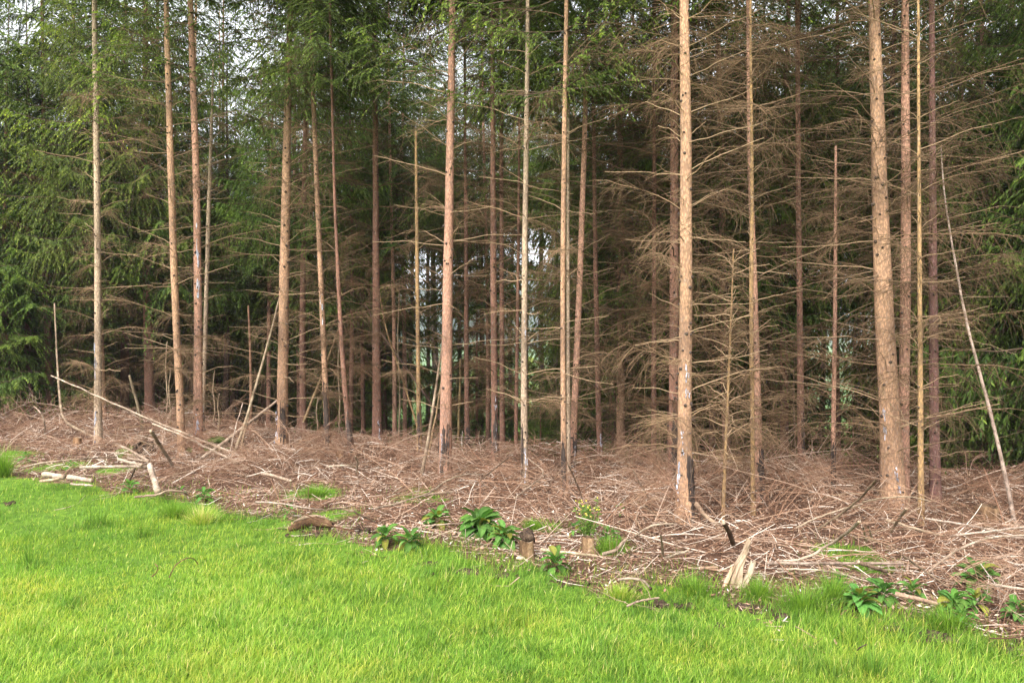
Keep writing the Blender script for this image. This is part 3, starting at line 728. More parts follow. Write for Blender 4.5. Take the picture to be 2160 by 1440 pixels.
for a in BACK:
    px, d, dia, cb, H, rad, dead = a
    zb = gz1((px - CX) / F * d, d)
    for x0, x1, yt in GAPS:
        if d > 13.5 and x0 - rad * .42 * F / d < px < x1 + rad * .42 * F / d:
            a[3] = max(a[3], CAMH + (HY - yt) / F * d - zb + .45); a[4] = max(a[4], a[3] + 5.5)
            gapd = max(x0 - px, px - x1, 0) / F * d
            a[6] = (.42 if (d > 18 and int(px) % 2) else 0) if gapd < .25 else min(1, gapd / 1.2)
    for x0, x1, yt in SLOTS:
        if x0 - .4 * F / d < px < x1 + .4 * F / d and x0 < 600:
            a[4] = min(a[4], CAMH + (HY - yt) / F * d - zb); a[3] = min(a[3], a[4] * .5)
BACK.sort(key=lambda a: a[0])
slots = {}
for a in BACK:
    i = sum(1 for m, _ in MARKS if m < a[0]); slots.setdefault(i, []).append(a)
for i, lst in slots.items():
    lst.sort(key=lambda a: a[0])
    for j, (px, d, dia, cb, H, rad, dead) in enumerate(lst):
        r = np.random.default_rng(int(px * 7 + d * 100) + 9000)
        if i == 0: where = f'left of the {MARKS[0][1]}'
        elif i == len(MARKS): where = f'right of the {MARKS[-1][1]}'
        else: where = f'right of the {MARKS[i - 1][1]}'
        label = f'shaded background spruce, {ORD[j]} trunk {where}'
        x = (px - CX) / F * d; z = gz1(x, d)
        t = thing('spruce_tree', label, 'tree', (x, d, z), 0, 'spruces deeper in the wood')
        zs = np.array([-.15, 0, .08, .2, .45, 1, 1.8, 2.6, 3.5, 4.5, 5.5, 7, 9, H])
        bend = r.normal(0, .012, 2); ph = r.uniform(0, 6)
        P = np.stack([bend[0] * zs + .03 * np.sin(zs * .6 + ph) - .03 * sin(ph), bend[1] * zs, zs], -1)
        R = dia / 2 * np.clip(1 - zs / (H * 1.05), .04, 1) ** .8 * (1 + .35 * np.exp(-np.maximum(zs, 0) / .15))
        far_gap = (d > 19 and cb > 4.2)
        bark = np.array((RED, RED, TAN, DARK, PINK)[r.integers(5)]) if not far_gap else np.array((.20, .165, .14))
        obj('trunk', trunk_mesh(P, R, int(px + d) + 2000, 5.0, 8, 3 if d < 20 else 0), t, color=tuple(bark * r.uniform(.85, 1.1)))
        if dead:
            s = (rad * .75 / 1.25) * r.uniform(.8, 1.15) * dead
            zsc = r.uniform(.85, 1.05) * min(1.15, max(.5, (cb + 2.2) / 6.0))
            db = obj('dead_branches', BUNDLE_ME[r.integers(4)], t, (0, 0, .1), (0, 0, r.uniform(0, 6)), (s, s, zsc), tuple(np.array((.34, .28, .22)) * r.uniform(.6, 1.15)))  # deep-wood shade put into the colour: darker than the front branches
            db['kind'] = 'stuff'
        crown_on(t, cb, H, rad, int(r.integers(5)), r.uniform(0, 6), tuple(np.array((1.0, 1.0, 1.0)) * r.uniform(.75, 1.25) * np.array((r.uniform(.9, 1.15), 1, r.uniform(.85, 1.1)))), (P[4, 0], P[4, 1]))

# young spruces, green to the ground, and pale green saplings in the gaps
for n_, (px, d, H, rad, label) in enumerate(((1222, 16.5, 8.6, 1.35, 'bushy young spruce, green to the ground, behind the close pair of slim trunks'), (1006, 19, 8.8, 1.2, 'young green spruce filling the gap right of the tall pink-brown spruce'),
        (1140, 14.2, 1.5, .75, 'small dark young spruce low on the forest floor right of the pale ochre trunk'), (722, 18, 6.9, 1.2, 'young green spruce between the slim orange-brown and the dark reddish trunks'),
        (2098, 10.6, 5.6, 1.25, 'bushy dark green young spruce behind the leaning bare pole'), (500, 21, 6.8, 1.4, 'young green spruce seen between the thin snapped trunk and the stout tan one'), (1722, 17, 3.0, .9, 'young green spruce low in the bright gap, right of the dark red shaded trunk'), (1792, 15.5, 2.6, .95, 'young green spruce low in the bright gap, left of the thickest trunk'), (905, 18, 3.0, .9, 'low young spruce just left of the tall pink-brown spruce'), (1085, 19, 3.4, .9, 'low young spruce left of the pale ochre trunk'))):
    x = (px - CX) / F * d
    r = np.random.default_rng(7000 + n_)
    t = thing('young_spruce', label, 'tree', (x, d, gz1(x, d)), 0, 'young spruces')
    zs = np.linspace(-.1, H, 9); P = np.stack([zs * 0, zs * 0, zs], -1)
    obj('trunk', trunk_mesh(P, .045 * np.clip(1 - zs / H, .06, 1), 90 + n_, 0, 8, 0), t, color=RED)
    crown_on(t, .12, H + .1, rad, n_ + 1, r.uniform(0, 6), (1.15, 1.2, 1.0))

def sapling(px, d, H, rad, label, n=420, seed=0):
    r = np.random.default_rng(8000 + seed)
    x = (px - CX) / F * d
    t = thing('sapling', label, 'tree', (x, d, gz1(x, d)), 0, 'pale green saplings')
    g = Geo(); K = 7; s = np.linspace(0, 1, K)
    stem = np.stack([np.cumsum(r.normal(0, .05, K)), np.cumsum(r.normal(0, .05, K)), s * H], -1); stem[0] = (0, 0, -.1)
    V, Q, _ = tubes(stem[None], (.03 * (1 - .85 * s))[None], 5); g.add(V, Q)
    nb = 16; tt = r.uniform(.25, .98, nb)
    p0 = np.stack([np.interp(tt, s, stem[:, i]) for i in range(3)], -1)
    a = r.uniform(0, 2 * pi, nb); dr = norm(np.stack([np.cos(a), np.sin(a), r.uniform(.3, 1, nb)], -1))
    Pb = arc(p0, dr, rad * r.uniform(.6, 1.2, nb), r.uniform(0, .4, nb), 5)
    V, Q, _ = tubes(Pb, np.linspace(.010, .003, 5)[None].repeat(nb, 0), 3); g.add(V, Q)
    obj('stem', g.mesh('stem', [MAT['boughwood']]), t)
    j = r.integers(0, nb, n); k = r.uniform(.25, 1, n) * 4; i0 = np.minimum(k.astype(int), 3); f = (k - i0)[:, None]
    b = Pb[j, i0] * (1 - f) + Pb[j, i0 + 1] * f + r.normal(0, .09, (n, 3))
    dl = norm(r.normal(0, 1, (n, 3)) + np.array([0, 0, -.3])); ln = r.uniform(.05, .09, n)
    sd_ = norm(np.cross(dl, r.normal(0, 1, (n, 3))))
    V, Q, ix = rhombi(b, b + dl * ln[:, None], ln * .33, sd_)
    obj('crown', Geo().add(V, Q, tint=r.uniform(.1, 1, n)[ix]).mesh('crown', [MAT['broadleaf']]), t, color=(1, 1, 1))
sapling(868, 19.5, 4.6, .9, 'pale green leafy sapling left of the tall pink-brown middle spruce', 900, 1)
sapling(1100, 26, 3.6, 1.0, 'pale green leafy sapling low in the bright gap behind the pale ochre trunk', 900, 2)
sapling(1795, 24, 2.6, 1.1, 'pale green leafy sapling in the gap left of the thickest trunk', 900, 3)
sapling(960, 27, 2.4, 1.1, 'pale green leafy sapling in the bright gap right of the middle spruce', 800, 4)

# ------------------------------------------------------------------ leaning and fallen poles, sticks and logs
CLEAR = []
def stick(name, label, pts, w0, w1, col=(1, 1, 1), cat='branch', group=None, mat='stick', twigs=0, sides=8, endcap=True, depth=None):
    """pts: (px, py, height above ground) or, with depth, (px, py, d)"""
    W = np.array([at(*p) if depth else ground_pix(*p) for p in pts])
    r = np.random.default_rng(int(pts[0][0] * 3 + pts[0][1]))
    n = max(7, 4 * len(W)); u = np.concatenate([[0], np.cumsum(np.linalg.norm(np.diff(W, axis=0), axis=1))]); L = u[-1]
    s = np.linspace(0, L, n)
    P = np.stack([np.interp(s, u, W[:, i]) for i in range(3)], -1)
    for _ in range(3): P[1:-1] = .25 * P[:-2] + .5 * P[1:-1] + .25 * P[2:]
    dm = float(np.mean(W[:, 1]))
    R = np.linspace(w0, w1, n) * .82 / 2 / F * dm
    P[1:-1] += r.normal(0, .08 if w0 > 7 else .25, (n - 2, 3)) * R[1:-1, None] 
    root = P[0].copy()
    if not depth:
        for q_ in P[::3]: CLEAR.append((q_[0], q_[1] - .08, .16))
    t = thing(name, label, cat, root, 0, group)
    P = P - root
    g = Geo(); V, Q, _ = tubes(P[None], (R * (1 + r.normal(0, .03, n)))[None], sides); g.add(V, Q)
    obj('stem', g.mesh('stem', [MAT[mat]]), t, color=col)
    if endcap:
        for e, nm in ((0, 'cut_end'), (n - 1, 'cut_end')):
            if R[e] < .007: continue
            dirv = norm(P[e] - P[1 if e == 0 else n - 2])
            Vc, Qc, _ = tubes(np.stack([P[e] - dirv * .004, P[e] + dirv * .003, P[e] + dirv * .005])[None], np.array([[R[e] * .97, R[e] * .93, .0005]]), sides)
            obj(nm, Geo().add(Vc, Qc).mesh('cut_end', [MAT['cutwood']]), t, color=(.6, .55, .5))
    for k in range(twigs):
        f = r.uniform(.15, .95) * (n - 1); i0 = int(f)
        p = P[i0]; a = r.uniform(0, 6.28)
        o = obj('twig', BARE_ME[r.integers(len(BARE_ME))], t, p, (r.uniform(-.6, .6), -r.uniform(-.3, .9), a), r.uniform(.12, .35), (1.1, 1.05, 1.0))
    return t

G_P = 'bare poles leaning in the wood'
stick('leaning_pole', 'pale bare pole leaning left at the far right, with short side twigs', [(2143, 1112, 9.6 * 0), (2118, 990, 0), (2090, 870, 0), (2040, 690, 0), (2005, 500, 0), (1990, 400, 0), (1985, 312, 0)] and
      [(2143, 1112, 6.55), (2118, 990, 6.6), (2090, 870, 6.65), (2040, 690, 6.75), (2005, 500, 6.85), (1990, 400, 6.9), (1985, 312, 6.95)], 11, 3, (1.05, .98, .95), 'pole', G_P, depth=True, twigs=22)
D = lambda pts, d0, d1: [(x, y, d0 + (d1 - d0) * i / (len(pts) - 1)) for i, (x, y) in enumerate(pts)]
stick('leaning_pole', 'long brown pole leaning up against the left side of the stout tan spruce', D([(482, 985), (515, 900), (552, 770), (575, 690), (593, 610)], 9.5, 10.9), 8, 4, (.8, .75, .6), 'pole', G_P, depth=True, twigs=3)
stick('leaning_pole', 'short ochre pole leaning right beside the long brown one, left of the stout tan spruce', D([(505, 965), (520, 890), (548, 788)], 9.9, 10.3), 6, 4, (.95, .85, .65), 'pole', G_P, depth=True, twigs=3)
stick('leaning_pole', 'ochre pole leaning right between slim trunks, behind the slim orange-brown spruce', D([(640, 890), (680, 790), (722, 672)], 13.5, 14.0), 8, 5, (.75, .62, .4), 'pole', G_P, depth=True, twigs=4)
stick('leaning_pole', 'dark pole leaning left, crossing behind the tall pink-brown spruce', D([(940, 900), (890, 820), (845, 760), (795, 690), (770, 640)], 12.4, 12.8), 9, 4, (.28, .22, .2), 'pole', G_P, depth=True, twigs=4)
stick('leaning_pole', 'pale pole leaning against the left of the tall pink-brown spruce', D([(889, 1002), (905, 920), (922, 800), (938, 702)], 8.75, 8.65), 10, 4, (.85, .78, .65), 'pole', G_P, depth=True, twigs=5)
stick('leaning_pole', 'thin ochre pole leaning close beside the pale one at the tall pink-brown spruce', D([(903, 965), (922, 860), (938, 760)], 9.6, 9.4), 6, 3, (.9, .75, .5), 'pole', G_P, depth=True, twigs=3)
stick('leaning_pole', 'thin yellowish pole leaning left from the thin ochre dead spruce', D([(880, 900), (850, 800), (812, 690), (798, 600)], 11.5, 12), 5, 3, (.95, .75, .45), 'pole', G_P, depth=True, twigs=2)
stick('fallen_pole', 'long pale pole slanting down to the right across the left front trunks', D([(108, 792), (200, 832), (300, 878), (430, 930), (532, 970)], 9.9, 9.3), 3.5, 6, (1.15, 1.08, .98), 'pole', G_P, depth=True, twigs=4)
stick('fallen_pole', 'shorter pale pole lying just below and parallel to the long slanting one', D([(322, 893), (400, 925), (480, 965), (520, 985)], 9.4, 9.1), 5, 6, (1.1, 1.05, .95), 'pole', G_P, depth=True, twigs=1)
stick('fallen_pole', 'thick pale pole slanting up right to the stout tan spruce', D([(412, 977), (470, 935), (530, 888), (584, 845)], 9.4, 10.8), 11, 6, (1.2, 1.12, 1.0), 'pole', G_P, depth=True, twigs=2)
stick('leaning_pole', 'thin upright whitish pole with a bend, left of the stout tan spruce foot', D([(480, 985), (492, 920), (512, 850)], 9.2, 9.6), 4, 3, (1.2, 1.15, 1.1), 'pole', G_P, depth=True, twigs=2)
stick('broken_trunk', 'thin broken orange trunk standing upright left of the long leaning pole', D([(528, 905), (530, 830), (528, 740), (524, 645)], 13.2, 13.2), 9, 5, (.8, .55, .42), 'tree', None, depth=True, twigs=14)
stick('broken_trunk', 'mossy broken snag leaning left behind the leftmost pale grey spruce', D([(303, 920), (297, 880), (285, 835), (273, 792)], 12.4, 12.2), 9, 6, (.8, .78, .6), 'tree', None, depth=True, twigs=4)
stick('bent_pole', 'bent grey pole rising from the brash at far left and arching upward', D([(262, 945), (225, 930), (190, 918), (140, 893), (128, 870), (122, 790), (115, 640)], 10.7, 13.2), 9, 4, (.85, .78, .65), 'pole', None, depth=True, twigs=3)
stick('broken_trunk', 'thin broken green-barked sapling stub right of the tall pink-brown spruce', D([(967, 935), (969, 850), (971, 758)], 12.0, 12.0), 7, 5, (.75, .68, .38), 'tree', None, depth=True, twigs=6)
for (px, d, yt, label) in ((350, 13.5, 720, 'thin bare sapling stem right of the leftmost pale grey spruce'), (357, 12.6, 780, 'short thin bare stem left of the slim orange-tan spruce'), (450, 13.0, 780, 'thin bare stem just right of the very thin snapped spruce'),
                           (460, 12.2, 830, 'short thin bare stem between snapped spruce and leaning poles'), (1675, 12.5, 720, 'thin bare stem left of the dark red shaded spruce'), (2035, 10.8, 800, 'thin bare stem in the dark right of the purplish-brown spruce'),
                           (668, 12.8, 840, 'thin bare yellowish stem left of the slim orange-brown spruce'), (714, 12.2, 700, 'thin bare stem just right of the slim orange-brown spruce'), (840, 12.6, 600, 'thin bare pale stem right of the dark reddish rough spruce'), (1798, 13.5, 690, 'thin mossy bare stem in the bright gap at right')):
    x = (px - CX) / F * d; yb = HY + F * (CAMH - gz1(x, d)) / d
    stick('bare_stem', label, D([(px, yb + 4), (px + 4, (yb * 2 + yt) / 3), (px - 2, (yb + yt * 2) / 3), (px + 3, yt)], d, d), 5, 2.5, (.85, .78, .6), 'sapling', 'thin bare stems', depth=True, twigs=9)

G_S = 'sticks lying in the brash'
G_L = 'pale logs on the ground'
STICKS = [
 ('log', 'whitish birch-like log pointing at the camera, left part of the brash', [(316, 980, .22), (323, 1005, .14), (333, 1036, .05)], 14, 17, (1.35, 1.28, 1.2), 'log', G_L),
 ('fallen_branch', 'straight pale stick propped up left of the slim orange-tan spruce', [(318, 908, .5), (340, 942, .28), (364, 982, .05)], 9, 8, (1.2, 1.1, 1.0), 'branch', G_S),
 ('fallen_branch', 'pale stick lying under the dark root hollow at left', [(256, 940, .18), (290, 958, .12), (314, 972, .06)], 6, 7, (1.1, 1.0, .9), 'branch', G_S),
 ('fallen_branch', 'thin stick beside the stick under the dark root hollow', [(270, 965, .08), (312, 974, .06)], 5, 5, (1.05, .95, .85), 'branch', G_S),
 ('log', 'long grey-white log lying level in the left brash', [(170, 985, .1), (240, 984, .11), (300, 983, .1), (318, 984, .1)], 8, 7, (1.25, 1.2, 1.12), 'log', G_L),
 ('log', 'short pale log stacked behind the level grey-white one', [(250, 968, .15), (285, 978, .12), (300, 980, .12)], 8, 8, (1.2, 1.15, 1.05), 'log', G_L),
 ('log', 'thick short pale log on the grass edge at far left', [(93, 999, .08), (115, 1003, .08), (135, 1005, .08)], 14, 13, (1.3, 1.2, 1.1), 'log', G_L),
 ('log', 'thin peeled log lying below the thick short one at far left', [(86, 1014, .05), (110, 1012, .06), (131, 1008, .06)], 8, 7, (1.4, 1.25, 1.0), 'log', G_L),
 ('log', 'pale log right of the thick short one on the grass edge', [(145, 1005, .08), (170, 1010, .07), (194, 1014, .06)], 13, 11, (1.3, 1.2, 1.12), 'log', G_L),
 ('log', 'broken pale piece of wood on the grass edge below the two short logs', [(150, 1020, .04), (195, 1024, .04)], 6, 5, (1.3, 1.2, 1.1), 'log', G_L),
 ('fallen_branch', 'curved thin branch arching over the left brash', [(45, 986, .05), (90, 975, .12), (160, 968, .2), (210, 965, .15), (245, 963, .1)], 4, 3, (1.0, .92, .82), 'branch', G_S),
 ('fallen_branch', 'dark upright stick leaning in the left brash beside the whitish log', [(273, 1016, .02), (280, 1000, .1), (286, 985, .2)], 5, 4, (.3, .25, .22), 'branch', G_S),
 ('fallen_branch', 'pale bowed stick standing up at far left', [(94, 918, .05), (95, 895, .25), (88, 870, .42), (72, 857, .5)], 4, 3, (1.15, 1.05, .95), 'branch', G_S),
 ('fallen_branch', 'twisted brown branch on the grass edge below the whitish log', [(285, 1048, .03), (330, 1044, .05), (355, 1032, .1), (385, 1036, .08), (395, 1042, .04)], 6, 5, (.75, .65, .55), 'branch', G_S),
 ('log', 'pale half-buried log in the brash below the stout tan spruce', [(552, 997, .1), (585, 1005, .1), (614, 1014, .06)], 9, 7, (1.25, 1.12, 1.0), 'log', G_L),
 ('fallen_branch', 'white stick lying left of the half-buried log', [(520, 1005, .1), (545, 998, .14), (575, 992, .18)], 4, 3, (1.2, 1.15, 1.1), 'branch', G_S),
 ('fallen_branch', 'thick grey branch on the brash edge left of the curved log slab', [(540, 1058, .06), (600, 1062, .08), (650, 1072, .08), (685, 1075, .05)], 5, 4, (1.05, 1.0, .95), 'branch', G_S),
 ('fallen_branch', 'arched dark branch above the curved log slab', [(690, 1075, .05), (710, 1070, .16), (745, 1078, .15), (770, 1090, .08), (790, 1100, .03)], 5, 4, (.6, .5, .42), 'branch', G_S),
 ('fallen_branch', 'forked pale branch sticking up left of the tall pink-brown spruce', [(690, 984, .1), (730, 980, .16), (755, 985, .12)], 5, 4, (1.2, 1.12, 1.0), 'branch', G_S),
 ('fallen_branch', 'short white upright branch stub in the brash left of centre', [(752, 995, .05), (755, 975, .2), (750, 962, .3)], 5, 4, (1.3, 1.25, 1.15), 'branch', G_S),
 ('fallen_branch', 'long arching branch sweeping up to the right, below the tall pink-brown spruce', [(790, 1072, .08), (850, 1058, .12), (905, 1040, .15), (945, 1010, .3), (985, 998, .32), (1020, 1000, .3)], 5, 3, (.95, .88, .78), 'branch', G_S),
 ('fallen_branch', 'straight pale stick pointing right beneath the arching branch', [(895, 1045, .12), (925, 1040, .12), (953, 1037, .12)], 6, 6, (1.15, 1.05, .92), 'branch', G_S),
 ('fallen_branch', 'thin stick lying behind the foxglove left of centre', [(870, 1112, .04), (930, 1105, .07), (975, 1103, .06)], 4, 3, (1.1, 1.0, .9), 'branch', G_S),
 ('fallen_branch', 'thin whitish stick slanting up below the largest central foxglove', [(905, 1136, .03), (940, 1122, .08), (965, 1115, .1)], 4, 3, (1.2, 1.12, 1.0), 'branch', G_S),
 ('fallen_branch', 'straight dark stick slanting up behind the central foxgloves', [(1000, 1025, .03), (1030, 998, .2), (1072, 965, .42)], 4, 3, (.7, .58, .48), 'branch', G_S),
 ('log', 'cream peeled log lying right of the central stump', [(1142, 1158, .06), (1175, 1163, .06), (1215, 1167, .06), (1258, 1172, .05)], 9, 7, (1.5, 1.35, 1.1), 'log', G_L),
 ('fallen_branch', 'curved grey bark-covered branch right of the small hollow stump', [(1272, 1168, .03), (1300, 1160, .06), (1312, 1145, .1), (1320, 1137, .12)], 10, 8, (.85, .78, .68), 'branch', G_S),
 ('fallen_branch', 'smooth bowed branch in the brash left of the foremost big tan spruce', [(1342, 1128, .05), (1365, 1112, .14), (1390, 1104, .16), (1420, 1104, .14)], 6, 5, (1.15, 1.08, .95), 'branch', G_S),
 ('fallen_branch', 'whitish peeled stake standing upright below the foremost big tan spruce', [(1399, 1172, .02), (1397, 1150, .15), (1394, 1128, .28)], 8, 4, (1.35, 1.25, 1.12), 'branch', G_S),
 ('fallen_branch', 'knobbly stick slanting right below the whitish stake', [(1405, 1175, .04), (1430, 1168, .08), (1452, 1160, .12)], 6, 6, (.95, .88, .78), 'branch', G_S),
 ('log', 'smooth pale root-like log running down right from the foremost big tan spruce', [(1468, 1062, .1), (1482, 1082, .1), (1500, 1098, .08), (1515, 1104, .05)], 15, 9, (1.05, .88, .72), 'log', G_L),
 ('fallen_branch', 'thin curved pale branch lying in the grass below the torn earth', [(1322, 1278, .02), (1350, 1266, .05), (1390, 1260, .05)], 6, 5, (1.1, 1.02, .9), 'branch', G_S),
 ('fallen_branch', 'weathered branch on the brash edge in front of the torn turf', [(1305, 1222, .04), (1330, 1218, .07), (1358, 1223, .06), (1368, 1236, .02)], 8, 6, (1.05, .98, .88), 'branch', G_S),
 ('log', 'peeled reddish log lying left of the splintered stump', [(1475, 1198, .05), (1512, 1196, .05)], 9, 8, (1.2, .95, .75), 'log', G_L),
 ('fallen_branch', 'dark crooked broken branch standing left of the crossing trunks', [(1546, 1146, .02), (1538, 1120, .15), (1526, 1102, .28)], 14, 11, (.35, .27, .2), 'branch', G_S),
 ('fallen_branch', 'long forking pale branch slanting up to the right of the splintered stump', [(1640, 1182, .06), (1700, 1180, .1), (1745, 1150, .2), (1775, 1132, .3), (1812, 1100, .45)], 7, 8, (1.2, 1.12, 1.0), 'branch', G_S),
 ('log', 'long level grey log lying across the brash at right', [(1620, 1187, .06), (1700, 1188, .07), (1800, 1187, .07), (1905, 1188, .06)], 8, 7, (1.0, .9, .85), 'log', G_L),
 ('log', 'short brown log with a cut end crossing the long level grey log', [(1810, 1184, .16), (1840, 1195, .12), (1870, 1205, .05)], 11, 9, (.85, .7, .58), 'log', G_L),
 ('fallen_branch', 'straight pale stick slanting down right, below the thickest trunk', [(1870, 1096, .2), (1930, 1114, .17), (1990, 1130, .1)], 7, 6, (1.15, 1.05, .88), 'branch', G_S),
 ('fallen_branch', 'dark stick slanting down right, above the rightmost foxgloves', [(1904, 1170, .22), (1945, 1200, .12), (2000, 1238, .03)], 6, 4, (.7, .62, .52), 'branch', G_S),
 ('fallen_branch', 'long pale branch curving right to the picture edge', [(1960, 1205, .06), (2000, 1170, .16), (2040, 1148, .22), (2090, 1132, .24), (2175, 1128, .22)], 7, 6, (1.15, 1.08, .98), 'branch', G_S),
 ('fallen_branch', 'whitish straight branch above the long curving one at the right edge', [(1952, 1093, .22), (2020, 1104, .2), (2100, 1118, .18)], 6, 5, (1.2, 1.15, 1.1), 'branch', G_S),
 ('fallen_branch', 'white stick at the right edge rising to the right above the foxgloves', [(2005, 1130, .12), (2080, 1121, .18), (2170, 1110, .25)], 6, 5, (1.3, 1.25, 1.2), 'branch', G_S),
 ('fallen_branch', 'thick white stick at the right edge beside the upright foxglove', [(2083, 1230, .1), (2120, 1236, .1), (2170, 1244, .1)], 8, 7, (1.35, 1.3, 1.22), 'branch', G_S),
 ('fallen_branch', 'broken angled stick propped before the thickest trunk', [(1880, 1120, .1), (1895, 1095, .24), (1912, 1073, .38)], 8, 7, (1.0, .9, .75), 'branch', G_S),
 ('fallen_branch', 'dark leaning branch bundle stem left of the thickest trunk', [(1725, 1115, .04), (1780, 1080, .22), (1820, 1045, .42), (1848, 1012, .6)], 6, 5, (.75, .65, .52), 'branch', G_S),
 ('fallen_branch', 'pale branch running beside the dark leaning branch left of the thickest trunk', [(1680, 1112, .06), (1720, 1092, .14), (1760, 1078, .2), (1820, 1062, .28)], 5, 4, (1.1, 1.02, .88), 'branch', G_S),
 ('fallen_branch', 'short white upright peg right of the long forking branch', [(1828, 1140, .03), (1824, 1125, .12), (1821, 1113, .2)], 6, 5, (1.4, 1.35, 1.25), 'branch', G_S),
 ('fallen_branch', 'second short white peg beside the first, nearer the thickest trunk', [(1840, 1136, .03), (1836, 1122, .12), (1831, 1110, .2)], 6, 5, (1.4, 1.35, 1.25), 'branch', G_S),
 ('fallen_branch', 'pale arched twig lying below the foot of the thickest trunk', [(1820, 1058, .2), (1870, 1048, .32), (1920, 1046, .34), (1962, 1057, .28)], 4, 3, (1.05, .98, .8), 'branch', G_S),
 ('fallen_branch', 'pale branch lying among the grass above the right foxgloves', [(1640, 1200, .05), (1720, 1200, .08), (1770, 1208, .08), (1840, 1228, .05)], 5, 4, (1.1, 1.05, .95), 'branch', G_S),
 ('log', 'pink barked log half under the right foxgloves', [(1890, 1252, .06), (1935, 1262, .06), (1975, 1272, .04)], 13, 10, (1.0, .78, .66), 'log', G_L),
 ('fallen_branch', 'tall thin stick slanting left out of the brash in the middle', [(1085, 1050, .05), (1150, 1000, .22), (1140, 985, .25), (1105, 960, .35)], 4, 3, (1.05, .95, .85), 'branch', G_S),
 ('fallen_branch', 'thin straight stick standing left of the slim close pair', [(1228, 1050, .05), (1213, 1010, .25), (1199, 982, .42)], 4, 3, (1.15, 1.05, .95), 'branch', G_S),
 ('fallen_branch', 'forked thin twigs standing in the brash left of the foremost big tan spruce', [(1370, 1052, .1), (1350, 1020, .28), (1335, 990, .42)], 4, 2, (1.15, 1.05, .95), 'branch', G_S),
 ('fallen_branch', 'thin red-brown twig curled on the lawn at left', [(320, 1215, .05), (330, 1208, .07), (334, 1195, .12), (326, 1188, .13)], 3, 2, (.6, .38, .28), 'branch', None),
 ('fallen_branch', 'arched red-brown twig on the lawn left of centre', [(357, 1217, .05), (370, 1190, .14), (395, 1174, .18), (410, 1178, .15), (418, 1190, .1)], 3, 2, (.6, .4, .3), 'branch', None),
 ('fallen_branch', 'small dark crooked stick on the lawn at lower right', [(1808, 1370, .06), (1815, 1364, .09), (1828, 1358, .11)], 4, 3, (.3, .25, .24), 'branch', None),
 ('fallen_branch', 'thin brown stick lying in the lawn grass at lower right', [(1678, 1320, .06), (1700, 1332, .07), (1722, 1346, .05)], 3, 2, (.8, .68, .5), 'branch', None),
]
for (nm, label, pts, w0, w1, col, cat, grp) in STICKS:
    on_lawn = grp is None
    stick(nm, label, [(a_, b_, h_ + (0 if on_lawn else .06)) for a_, b_, h_ in pts], w0, w1, tuple(np.array(col) * .86), cat, grp, twigs=(3 if nm == 'fallen_branch' and w0 >= 5 and grp else 0))

# ------------------------------------------------------------------ stumps, stones, torn earth
def lump_mesh(name, sx, sy, sz, mat, seed, rough=.18, nlat=9, nlon=14, flat_top=None):
    r = np.random.default_rng(seed)
    V = []
    ph = r.uniform(0, 6, 8)
    for i in range(nlat + 1):
        th = pi * i / nlat
        for j in range(nlon):
            a = 2 * pi * j / nlon
            q = 1 + rough * (sin(2 * a + ph[0]) * sin(th * 2 + ph[1]) + .7 * sin(3 * a + ph[2] + 2 * th) + .5 * sin(5 * a + ph[3]) * sin(3 * th + ph[4])) + r.normal(0, rough * .35)
            z = cos(th) * q
            if flat_top is not None: z = min(z, flat_top)
            V.append((sx * sin(th) * cos(a) * q, sy * sin(th) * sin(a) * q, sz * z))
    Q = [(i * nlon + j, i * nlon + (j + 1) % nlon, (i + 1) * nlon + (j + 1) % nlon, (i + 1) * nlon + j) for i in range(nlat) for j in range(nlon)]
    return Geo().add(np.array(V), np.array(Q)[:, ::-1]).mesh(name, [MAT[mat]])

def stump(label, px, py, wpx, hpx, col, seed, lean=0.0, hollow=False):
    b = ground_pix(px, py); CLEAR.append((b[0], b[1] - .15, .4)); d = b[1]; R0 = wpx / 2 / F * d; H = hpx / F * d
    t = thing('tree_stump', label, 'stump', b, 0, 'stumps')
    r = np.random.default_rng(seed)
    zs = np.array([-.06, 0, .25 * H, .6 * H, .92 * H, H]); rad = R0 * np.array([1.25, 1.15, .95, .9, .9, .82])
    P = np.stack([lean * zs, zs * 0, zs], -1)
    V, Q, _ = tubes(P[None], rad[None], 14); V = V.reshape(6, 14, 3)
    a = np.arange(14) * 2 * pi / 14
    lump = 1 + .1 * np.sin(3 * a + r.uniform(0, 6))[None] + .06 * np.sin(5 * a + 1)[None] + r.normal(0, .03, (6, 14))
    V = P[:, None] + (V - P[:, None]) * lump[..., None]
    V[-1, :, 2] += r.normal(0, .06 * H, 14); V[-2, :, 2] += r.normal(0, .04 * H, 14)
    obj('bark_shell', Geo().add(V.reshape(-1, 3), Q).mesh('bark_shell', [MAT['rotwood']]), t, color=col)
    top = V[-1]; c = top.mean(0); c[2] -= (.45 * H if hollow else .01)
    Vt = np.concatenate([top, (top + c) / 2 + np.array([0, 0, -.1 * H if hollow else .004]), c[None]])
    Qt = [(j, (j + 1) % 14, 14 + (j + 1) % 14, 14 + j) for j in range(14)]; Tt = [(14 + j, 14 + (j + 1) % 14, 28) for j in range(14)]
    obj('cut_face', Geo().add(Vt, np.array(Qt), np.array(Tt)).mesh('cut_face', [MAT['rotwood' if hollow else 'cutwood']]), t, color=(.5, .45, .4))
    for k in range(5):
        ang = r.uniform(0, 6.28); Lr = R0 * r.uniform(1.2, 2.2)
        s = np.linspace(0, 1, 5); Pr = np.stack([cos(ang) * (R0 * .7 + Lr * s), sin(ang) * (R0 * .7 + Lr * s), H * .22 * (1 - s) ** 1.5 - .015], -1)
        V2, Q2, _ = tubes(Pr[None], (R0 * np.array([.35, .3, .24, .16, .06]))[None], 6)
        obj('root', Geo().add(V2, Q2).mesh('root', [MAT['rotwood']]), t, color=col)
    return t, d, R0, H

